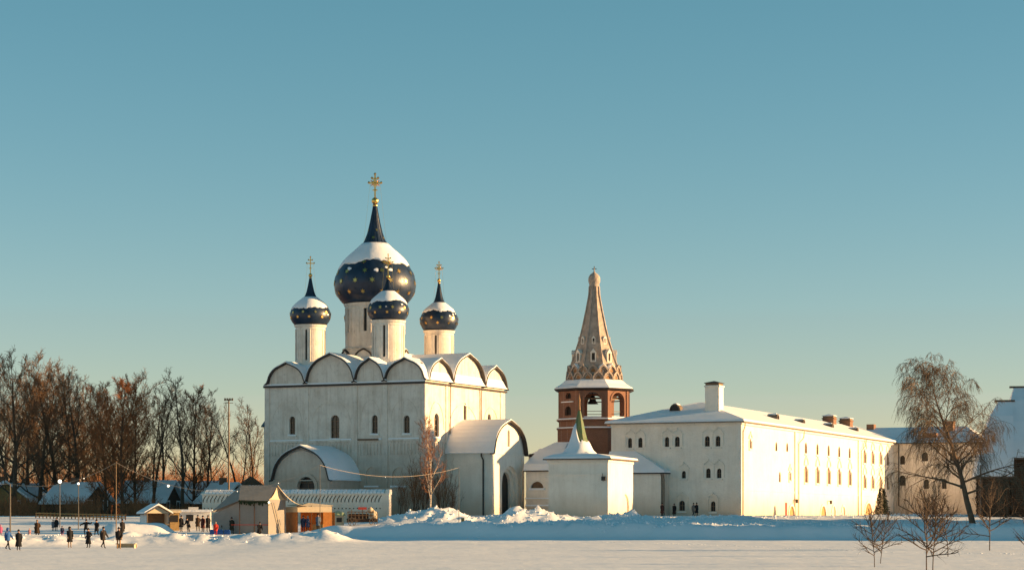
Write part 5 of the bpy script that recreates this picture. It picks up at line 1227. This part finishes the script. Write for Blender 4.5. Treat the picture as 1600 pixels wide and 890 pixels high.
# small green roofed hut
p = spot(528, 258); k_ = thing('ticket_hut', 'tiny pale hut with greenish roof right of the awning', 'hut', p, R(20))
b = MB(); b.box(-.55, .55, -.5, .6, -.3, 1.25); b.build('wall', M['canvas'], k_)
b = MB(); b.prism([(-.75, 1.2), (.75, 1.2), (.55, 1.55), (0, 1.72), (-.55, 1.55)], XZ, -.65, .75); b.build('roof', M['greenpaint'], k_)
b = MB(); b.box(-.3, .3, -.55, -.51, .5, 1.0); b.build('hatch', M['dark'], k_)
# market cart
p = spot(566, 258); k_ = thing('market_cart', 'dark wooden market cart with lattice frame, red sign and sacks on top', 'cart', p, R(8))
b = MB(); b.box(-1.7, 1.7, -.6, .6, .35, .75); b.build('bed', M['log'], k_)
for i in range(9): x = -1.65 + 3.3 * i / 8; b = MB(); b.box(x - .04, x + .04, -.63, -.55, .76, 1.5 + .25 * (i % 3 == 1)); b.build('slat', M['frame'], k_)
for z in (1.05, 1.45): b = MB(); b.box(-1.7, 1.2, -.68, -.635, z, z + .09); b.build('rail', M['barkred'], k_)
for x in (-1.2, 1.2):
    b = MB(); b.lathe([(.42, -.07), (.48, -.07), (.48, .07), (.42, .07), (.42, -.07)], 18); 
    for a in range(6): b.tube([(0, 0, 0), (.44 * math.cos(a * PI / 3), .44 * math.sin(a * PI / 3), 0)], .03, 4)
    o = b.build('wheel', M['plank'], k_); o.location = (x, -.72, .4); o.rotation_euler = (R(90), 0, 0)
b = MB(); b.box(-.5, .45, -.7, -.6, 1.75, 2.02); b.build('signboard', M['redpaint'], k_)
for i, (x, z, r_) in enumerate(((1.25, 1.3, .42), (1.35, .95, .34), (.9, 1.7, .36))):
    b = MB(); b.lathe([(0, -r_), (r_ * .8, -r_ * .8), (r_, -.1), (r_ * .75, r_ * .5), (r_ * .25, r_ * .7), (r_ * .3, r_ * .9)], 10, (x, -.3, z)); b.build('sack', M['canvas'], k_, smooth=True)
b = MB(); b.box(-1.5, .7, -.3, .5, .76, 1.3); b.build('load', M['barkred'], k_)
# plank box at the pole foot, wooden planks at the rink
p = spot(503, 213); b = MB(); k_ = thing('plank_box', 'yellow plank box lying on the snow at the foot of the pole', 'box', p, R(8))
for i in range(3): b = MB(); b.box(-.9, .9, -.45, -.4, -.1 + i * .2, .08 + i * .2); b.build('plank', M['ochre'], k_)
b = MB(); b.box(-.92, -.86, -.39, .4, -.1, .5); b.build('end_board', M['ochre'], k_); b = MB(); b.box(.86, .92, -.39, .4, -.1, .5); b.build('end_board', M['ochre'], k_)
b = MB(); b.box(-.85, .85, -.38, .4, .3, .48); b.build('snow', M['snow'], k_)
p = spot(197, 190); k_ = thing('plank_bench', 'pale wooden bench lying low in the snow behind the tan trousered walker', 'bench', p, R(-6))
b = MB(); b.box(-.85, .85, -.2, .2, .34, .4); b.build('seat', M['canvas'], k_)
for x in (-.7, .7): b = MB(); b.box(x - .05, x + .05, -.18, .18, -.1, .338); b.build('leg', M['canvas'], k_)
b = MB(); b.box(-.85, .85, .2, .25, .05, .338); b.build('side_board', M['canvas'], k_)

# ------------------------------------------------------------------ poles, lamps and the light string
def pole(px, d, top_py, label, r=.055, m='polewarm'):
    p = spot(px, d); zt = EYE + (HOR - top_py) / FPX * d
    o = thing('string_pole', label, 'pole', p); b = MB(); b.tube([(0, 0, -.4), (0, 0, zt - p.z)], [r, r * .7], 7, True); b.build('post', M[m], o)
    b = MB(); b.box(-.12, .12, -.12, .12, -.02, .18); b.build('collar', M['metalpole'], o)
    return Vector((p.x, p.y, zt))
T0 = pole(-30, 222, 748, 'light pole beyond the left edge'); T1 = pole(16, 222, 755, 'short dark light pole nearest the left edge', .08, 'metalpole'); T2 = pole(181.5, 218, 722, 'tall pole where the light strings meet left of the kiosk')
T3 = pole(500, 213, 726, 'thin tall pole standing in the yellow plank box', .035, 'metalpole'); T4 = pole(717, 232, 730, 'thin pole with a small yellow box before the porch', .035, 'metalpole')
p = spot(723, 231); b = MB(); b.box(-.16, .16, -.1, .1, .45, 1.05); b.box(-.03, .03, -.03, .03, -.3, .44); tag(b.build('meter_box', M['ochre']), 'small yellow box on a stake before the porch', 'box'); COL.objects['meter_box'].location = p
def string(a, b_, sag, label, bulbs):
    o = thing('light_string', label, 'light string', (0, 0, 0), 0, 'light strings over the fair')
    pts = [a.lerp(b_, i / 24) - Vector((0, 0, sag * 4 * (i / 24) * (1 - i / 24))) for i in range(25)]
    m = MB(); m.tube(pts, .017, 4); m.build('cable', M['cable'], o)
    for t, r_ in bulbs:
        q = a.lerp(b_, t) - Vector((0, 0, sag * 4 * t * (1 - t)))
        m = MB(); m.lathe([(0, -r_), (r_ * .7, -r_ * .7), (r_, 0), (r_ * .7, r_ * .7), (0, r_)], 10, q - Vector((0, 0, r_ + .03))); m.build('bulb', M['bulb'], o, smooth=True)
string(T0, T1, .2, 'light string leaving the frame at the left edge', [(.5, .04)])
string(T1, T2, 1.0, 'light string rising from the left edge to the tall pole', [(.7, .04)])
string(T2, T3, 2.6, 'long sagging light string from the tall pole across the tent', [(.26, .11), (.6, .03), (.8, .03)])
string(T3, T4, 1.0, 'light string from the plank box pole to the cathedral porch', [(.45, .025)])
def street_lamp(px, d, py, label, r_):
    p = spot(px, d); zt = EYE + (HOR - py) / FPX * d - p.z; o = thing('street_lamp', label, 'lamp', p)
    b = MB(); b.tube([(0, 0, -.3), (0, 0, zt - r_)], [.055, .04], 7); b.build('post', M['metalpole'], o)
    b = MB(); b.lathe([(0, -r_), (r_ * .7, -r_ * .72), (r_, 0), (r_ * .7, r_ * .72), (0, r_)], 14, (0, 0, zt)); b.build('globe', M['bulb'], o, smooth=True)
    b = MB(); b.lathe([(.05, -.12), (.13, -.08), (.13, 0), (.05, .02)], 10, (0, 0, zt - r_)); b.build('collar', M['metalpole'], o)
street_lamp(93.5, 262, 751.5, 'lit round globe street lamp among the left trees', .22)
street_lamp(122.5, 255, 755, 'smaller pale lamp post right of the lit globe lamp', .13)
p = spot(357.5, 285); zt = EYE + (HOR - 624) / FPX * 285 - p.z
o = thing('floodlight_mast', 'tall thin floodlight mast between bare trees and cathedral', 'mast', p)
b = MB(); b.tube([(0, 0, -.4), (0, 0, zt)], [.14, .08], 8, True); b.build('post', M['polewarm'], o)
b = MB(); b.tube([(-.55, 0, zt), (.55, 0, zt)], .05, 5, True); b.tube([(-.55, 0, zt - .4), (.55, 0, zt - .4)], .04, 5, True); b.build('cross_arm', M['polewarm'], o)
for x in (-.45, -.15, .15, .45): b = MB(); b.box(x - .1, x + .1, -.22, 0, zt - .12, zt + .18); b.build('floodlight', M['polewarm'], o)
# ------------------------------------------------------------------ people
def skin_mesh(name, nodes, edges, cut):
    me = bpy.data.meshes.new(name); me.from_pydata([n[0] for n in nodes], edges, [])
    o = bpy.data.objects.new(name, me); COL.objects.link(o)
    md = o.modifiers.new('skin', 'SKIN'); md.use_smooth_shade = True
    for i, v in enumerate(me.skin_vertices[0].data):
        r = nodes[i][1]; v.radius = r if isinstance(r, tuple) else (r, r); v.use_root = (i == 0)
    o.modifiers.new('sub', 'SUBSURF').levels = 1
    dg = bpy.context.evaluated_depsgraph_get(); dg.update()
    ev = bpy.data.meshes.new_from_object(o.evaluated_get(dg)); bpy.data.objects.remove(o)
    ev.materials.clear(); ev.materials.append(None); ev.materials.append(None)
    for p in ev.polygons: p.material_index = 1 if p.center.z < cut else 0
    return ev
POSE = {}
def make_pose(key, hipz, hip_lean, legs, arms, head=(0, -.02)):
    # legs / arms: per side a knee & foot, an elbow & hand, relative offsets; the figure faces -Y
    P = [((0, 0, hipz), .13)]; E = []
    def add(p, r, parent): P.append((p, r)); E.append((parent, len(P) - 1)); return len(P) - 1
    lx, ly = hip_lean
    sp = add((lx * .4, ly * .4, hipz + .2), (.13, .11), 0); ch = add((lx * .8, ly * .8, hipz + .42), (.15, .12), sp)
    nk = add((lx, ly, hipz + .57), .055, ch); hd = add((lx + head[0], ly + head[1], hipz + .65), (.075, .085), nk); tp = add((lx + head[0], ly + head[1] + .01, hipz + .76), (.075, .09), hd)
    add((lx + head[0], ly + head[1] - .10, hipz + .69), .018, hd)
    for s, (k, f) in zip((-1, 1), legs):
        h = add((s * .09, 0, hipz - .06), .09, 0); kn = add((s * .1 + k[0], k[1], k[2]), .065, h); an = add((s * .1 + f[0], f[1], f[2] + .07), .045, kn); add((s * .115 + f[0], f[1] - .15, f[2] + .035), (.045, .035), an)
    hands = []
    for s, (e, w) in zip((-1, 1), arms):
        sh = add((lx * .85 + s * .17, ly * .85, hipz + .47), .062, ch); el = add((lx + s * .21 + e[0], ly + e[1], e[2]), .045, sh); wr = add((lx + s * .21 + w[0], ly + w[1], w[2]), .034, el); hn = add((lx + s * .21 + w[0] * 1.05, ly + w[1] * 1.1 - .01, w[2] - .085 if w[2] < e[2] else w[2] + .05), (.045, .025), wr)
        hands.append((P[sh][0], P[el][0], P[wr][0], P[hn][0]))
    POSE[key] = (skin_mesh('body_' + key, P, E, hipz + .02), P, hands, hipz, hip_lean, head)
S0 = ((0, .02, .5), (0, .02, 0)); A0 = ((.03, .02, 1.12), (.03, -.06, .9))
make_pose('stand', .92, (0, 0), (S0, S0), (A0, A0))
make_pose('walk', .91, (0, -.03), (((0, -.16, .5), (0, -.24, .0)), ((0, .04, .48), (0, .30, .06))), (((.04, .14, 1.14), (.03, .12, .92)), ((.04, -.08, 1.13), (.02, -.26, .98))))
make_pose('step', .91, (0, -.02), (((0, .0, .5), (0, .1, .02)), ((0, -.12, .5), (0, -.10, .0))), (A0, ((.04, -.06, 1.12), (.0, -.2, .94))))
make_pose('skate', .88, (.12, -.1), (((-.02, -.1, .48), (.02, .02, 0)), ((.2, .1, .52), (.42, .3, .12))), (((-.22, 0, 1.25), (-.42, -.05, 1.2)), ((.2, .02, 1.28), (.42, -.04, 1.32))))
make_pose('pockets', .92, (0, .01), (S0, ((.05, 0, .5), (.06, -.02, 0))), (((.08, .08, 1.13), (-.03, -.08, .98)), ((.08, .08, 1.13), (-.03, -.08, .98))))
make_pose('bend', .72, (0, -.26), (((.03, -.2, .44), (.02, .02, 0)), ((.03, -.2, .44), (.02, .02, 0))), (((.03, -.1, .9), (0, -.3, .8)), ((.03, -.1, .9), (0, -.3, .8))), (0, -.08))
def ell(cx, cy, z, rx, ry, n=14): return [(cx + rx * math.cos(2 * PI * i / n), cy + ry * math.sin(2 * PI * i / n), z) for i in range(n)]
_coats = {}
def coat_mesh(pose, hem, puff):
    k = (pose, hem, puff)
    if k in _coats: return _coats[k]
    _, P, hands, hz, (lx, ly), head = POSE[pose]
    m = MB(); fl = .17 + max(0, (hz - hem)) * .16
    m.loft([ell(0, .0, hem, fl + puff, fl * .82 + puff), ell(0, 0, (hem + hz) / 2, .175 + (fl - .17) * .5 + puff, .15 + puff), ell(lx * .1, ly * .1, hz + .02, .165 + puff, .14 + puff), ell(lx * .45, ly * .45, hz + .2, .16 + puff, .135 + puff), ell(lx * .8, ly * .8, hz + .4, .185 + puff, .14 + puff), ell(lx * .9, ly * .9, hz + .5, .15 + puff * .5, .11 + puff * .5), ell(lx, ly, hz + .57, .085, .085), ell(lx, ly, hz + .61, .08, .08)])
    for sh, el, wr, hn in hands:
        m.tube([Vector(sh) + Vector((0, 0, .02)), el, wr, Vector(wr).lerp(Vector(hn), .25)], [.085 + puff, .066 + puff * .7, .055 + puff * .5, .05], 8, True)
    _coats[k] = m.mesh('coat', None, True); return _coats[k]
_hats, _mit = {}, {}
def hat_mesh(pose, kind):
    k = (pose, kind)
    if k in _hats: return _hats[k]
    _, P, hands, hz, (lx, ly), head = POSE[pose]; c = (lx + head[0], ly + head[1] + .015, hz + .70); m = MB()
    if kind == 'hood': m.lathe([(.09, -.12), (.125, -.08), (.13, .02), (.115, .1), (.07, .15), (0, .165)], 12, (c[0], c[1] + .03, c[2]))
    else: m.lathe([(.108, .0), (.116, .03), (.112, .06), (.10, .1), (.06, .15), (.02, .165), (.03, .19), (0, .2)], 12, c)
    _hats[k] = m.mesh('hat', None, True); return _hats[k]
def mitten_mesh(pose):
    if pose in _mit: return _mit[pose]
    out = []
    for i, (sh, el, wr, hn) in enumerate(POSE[pose][2]):
        m = MB(); w, h = Vector(wr), Vector(hn); d = (h - w).normalized()
        m.tube([w - d * .02, w + d * .03, w + d * .09, w + d * .15, w + d * .18], [.042, .045, .05, .042, .015], 8, True)
        m.tube([w + d * .03, w + d * .06 + Vector((0, -.05, 0)), w + d * .1 + Vector((0, -.065, 0))], [.02, .021, .012], 6, True); out.append(m.mesh('mitten', None, True))
    _mit[pose] = out; return out
def set_mats(o, mats):
    for sl, m in zip(o.material_slots, mats): sl.link = 'OBJECT'; sl.material = m
def person(px, d, pose, label, coat, trousers, hat, hem=.62, height=1.72, face=0, puff=.02, hatk='cap', lift=0.0):
    p = spot(px, d); s = height / 1.74
    r = thing('person', label, 'person', (p.x, p.y, p.z + lift), R(face), 'people at the winter fair'); r.scale = (s, s, s)
    b = inst('body', POSE[pose][0], r); set_mats(b, (M['skin'], cloth(trousers)))
    for nm, me, c in [('coat', coat_mesh(pose, hem, puff), coat), ('hat', hat_mesh(pose, hatk), hat)] + [('mitten', q, trousers) for q in mitten_mesh(pose)]:
        if not me.materials: me.materials.append(None)
        o = inst(nm, me, r); set_mats(o, (cloth(c),))
BK, DK, BR, TAN, NAVY = (.012, .012, .014), (.025, .02, .02), (.05, .028, .016), (.36, .20, .09), (.018, .03, .07)
person(12, 184, 'walk', 'walker in a bright blue jacket and dark trousers at the far left', (.03, .10, .28), BK, (.03, .10, .28), .72, 1.75, 65, .03, 'hood')
person(29, 183, 'stand', 'person in a long black coat beside the blue jacket walker', BK, DK, BK, .32, 1.62, 20, .03)
person(109, 190, 'stand', 'person in a knee length black coat with tan legs', BK, (.30, .20, .12), BK, .48, 1.72, 30, .02, 'hood')
person(138, 191, 'pockets', 'person in a long black coat, second of the four walkers by the planks', BK, BK, BK, .35, 1.6, -20, .02)
person(161, 189, 'walk', 'walker in a dark brown jacket striding left', (.03, .022, .018), DK, BK, .66, 1.75, 60, .03)
person(185.5, 187, 'step', 'walker in a black jacket and tan trousers before the bench', (.02, .015, .013), TAN, BK, .74, 1.75, 15, .04)
person(1, 232, 'stand', 'child in a pink coat at the left edge', (.45, .10, .20), (.3, .08, .14), (.45, .12, .2), .5, 1.15, 30, .03)
person(46, 230, 'stand', 'small child in a pale pink snowsuit on the rink', (.5, .25, .24), (.45, .22, .22), (.5, .3, .28), .5, .85, 0, .05)
person(58, 228, 'pockets', 'person in a dark brown fur coat beside the small pink child', BR, BK, (.2, .11, .05), .4, 1.72, 10, .05)
person(83, 248, 'stand', 'small grey figure beneath the round lamp', (.15, .15, .17), DK, DK, .5, 1.2, 0)
person(88, 248, 'stand', 'dark clothed figure standing at the round lamp post', DK, BK, BK, .5, 1.45, 30)
person(97, 229, 'step', 'child with navy top and pink trousers on the rink', NAVY, (.45, .08, .14), NAVY, .62, 1.15, 20, .03)
person(134, 232, 'skate', 'skater in black with arms spread and one leg kicked out', BK, BK, BK, .68, 1.7, -20, .02)
person(151, 228, 'walk', 'tall person in black standing right of the skater', BK, BK, BK, .62, 1.75, -15, .02)
person(191, 232, 'stand', 'dark figure standing just right of the tall pole', DK, BK, BK, .5, 1.7, 40, .03)
person(283, 247, 'stand', 'person in black standing left at the pale shed', BK, BK, BK, .5, 1.72, 40)
person(295, 246, 'bend', 'person in black bending down before the pale shed', DK, BK, BK, .5, 1.7, -30)
person(309, 249, 'pockets', 'person in dark brown left in the crowd at the shed', BR, DK, BK, .5, 1.72, 10)
person(317, 246, 'stand', 'person in a maroon coat in the crowd at the shed', (.10, .025, .02), DK, DK, .42, 1.72, -30)
person(325, 247, 'pockets', 'person in black right in the crowd at the shed', BK, BK, BK, .42, 1.75, 30)
person(337, 235, 'step', 'child in a red snowsuit before the blue barrier blocks', (.5, .04, .025), (.5, .04, .025), (.4, .3, .25), .6, 1.35, 20, .04)
person(347.5, 242, 'bend', 'person in a brown jacket leaning behind the blue barrier', (.12, .07, .035), BR, BR, .5, 1.65, 20)
person(354.5, 242, 'stand', 'person in pale beige behind the blue barrier', (.36, .24, .17), BR, TAN, .5, 1.55, -10)
person(362, 240, 'pockets', 'person in dark green black coat left of the tent', (.02, .025, .018), BK, BK, .38, 1.72, 30)
person(405, 232, 'bend', 'person in black crouching before the tent wall', BK, BK, BK, .2, 1.6, 20, .04)
person(474, 241, 'stand', 'customer in a navy jacket under the cream awning', NAVY, NAVY, BK, .55, 1.72, 170)
person(481, 241, 'pockets', 'customer in dark blue with pale bag colour scarf under the awning', (.05, .07, .14), DK, (.3, .27, .24), .5, 1.6, 150)
person(497, 241, 'stand', 'seller in a grey blue coat behind the awning counter', (.12, .16, .22), DK, BK, .5, 1.7, 0)
person(1034.5, 300, 'stand', 'person in a maroon brown coat by the side wing corner', (.07, .03, .025), BK, BK, .4, 1.7, 30)
person(1053.5, 301, 'stand', 'person in black alone left of the residence door', BK, BK, BK, .3, 1.62, -20)
person(1083.5, 302, 'walk', 'left one of two people walking together along the residence', (.16, .15, .14), BK, BK, .5, 1.72, 40)
person(1088.5, 302, 'pockets', 'right one of two people walking together along the residence', BK, BK, BK, .4, 1.75, 40)
person(1447, 292, 'stand', 'left of two dark figures standing on the shaded bank under the birch', BK, BK, BK, .3, 1.65, 0, .06, 'hood')
person(1460, 293, 'stand', 'right of two dark figures standing on the shaded bank under the birch', BK, BK, BK, .3, 1.7, 0, .06, 'hood')
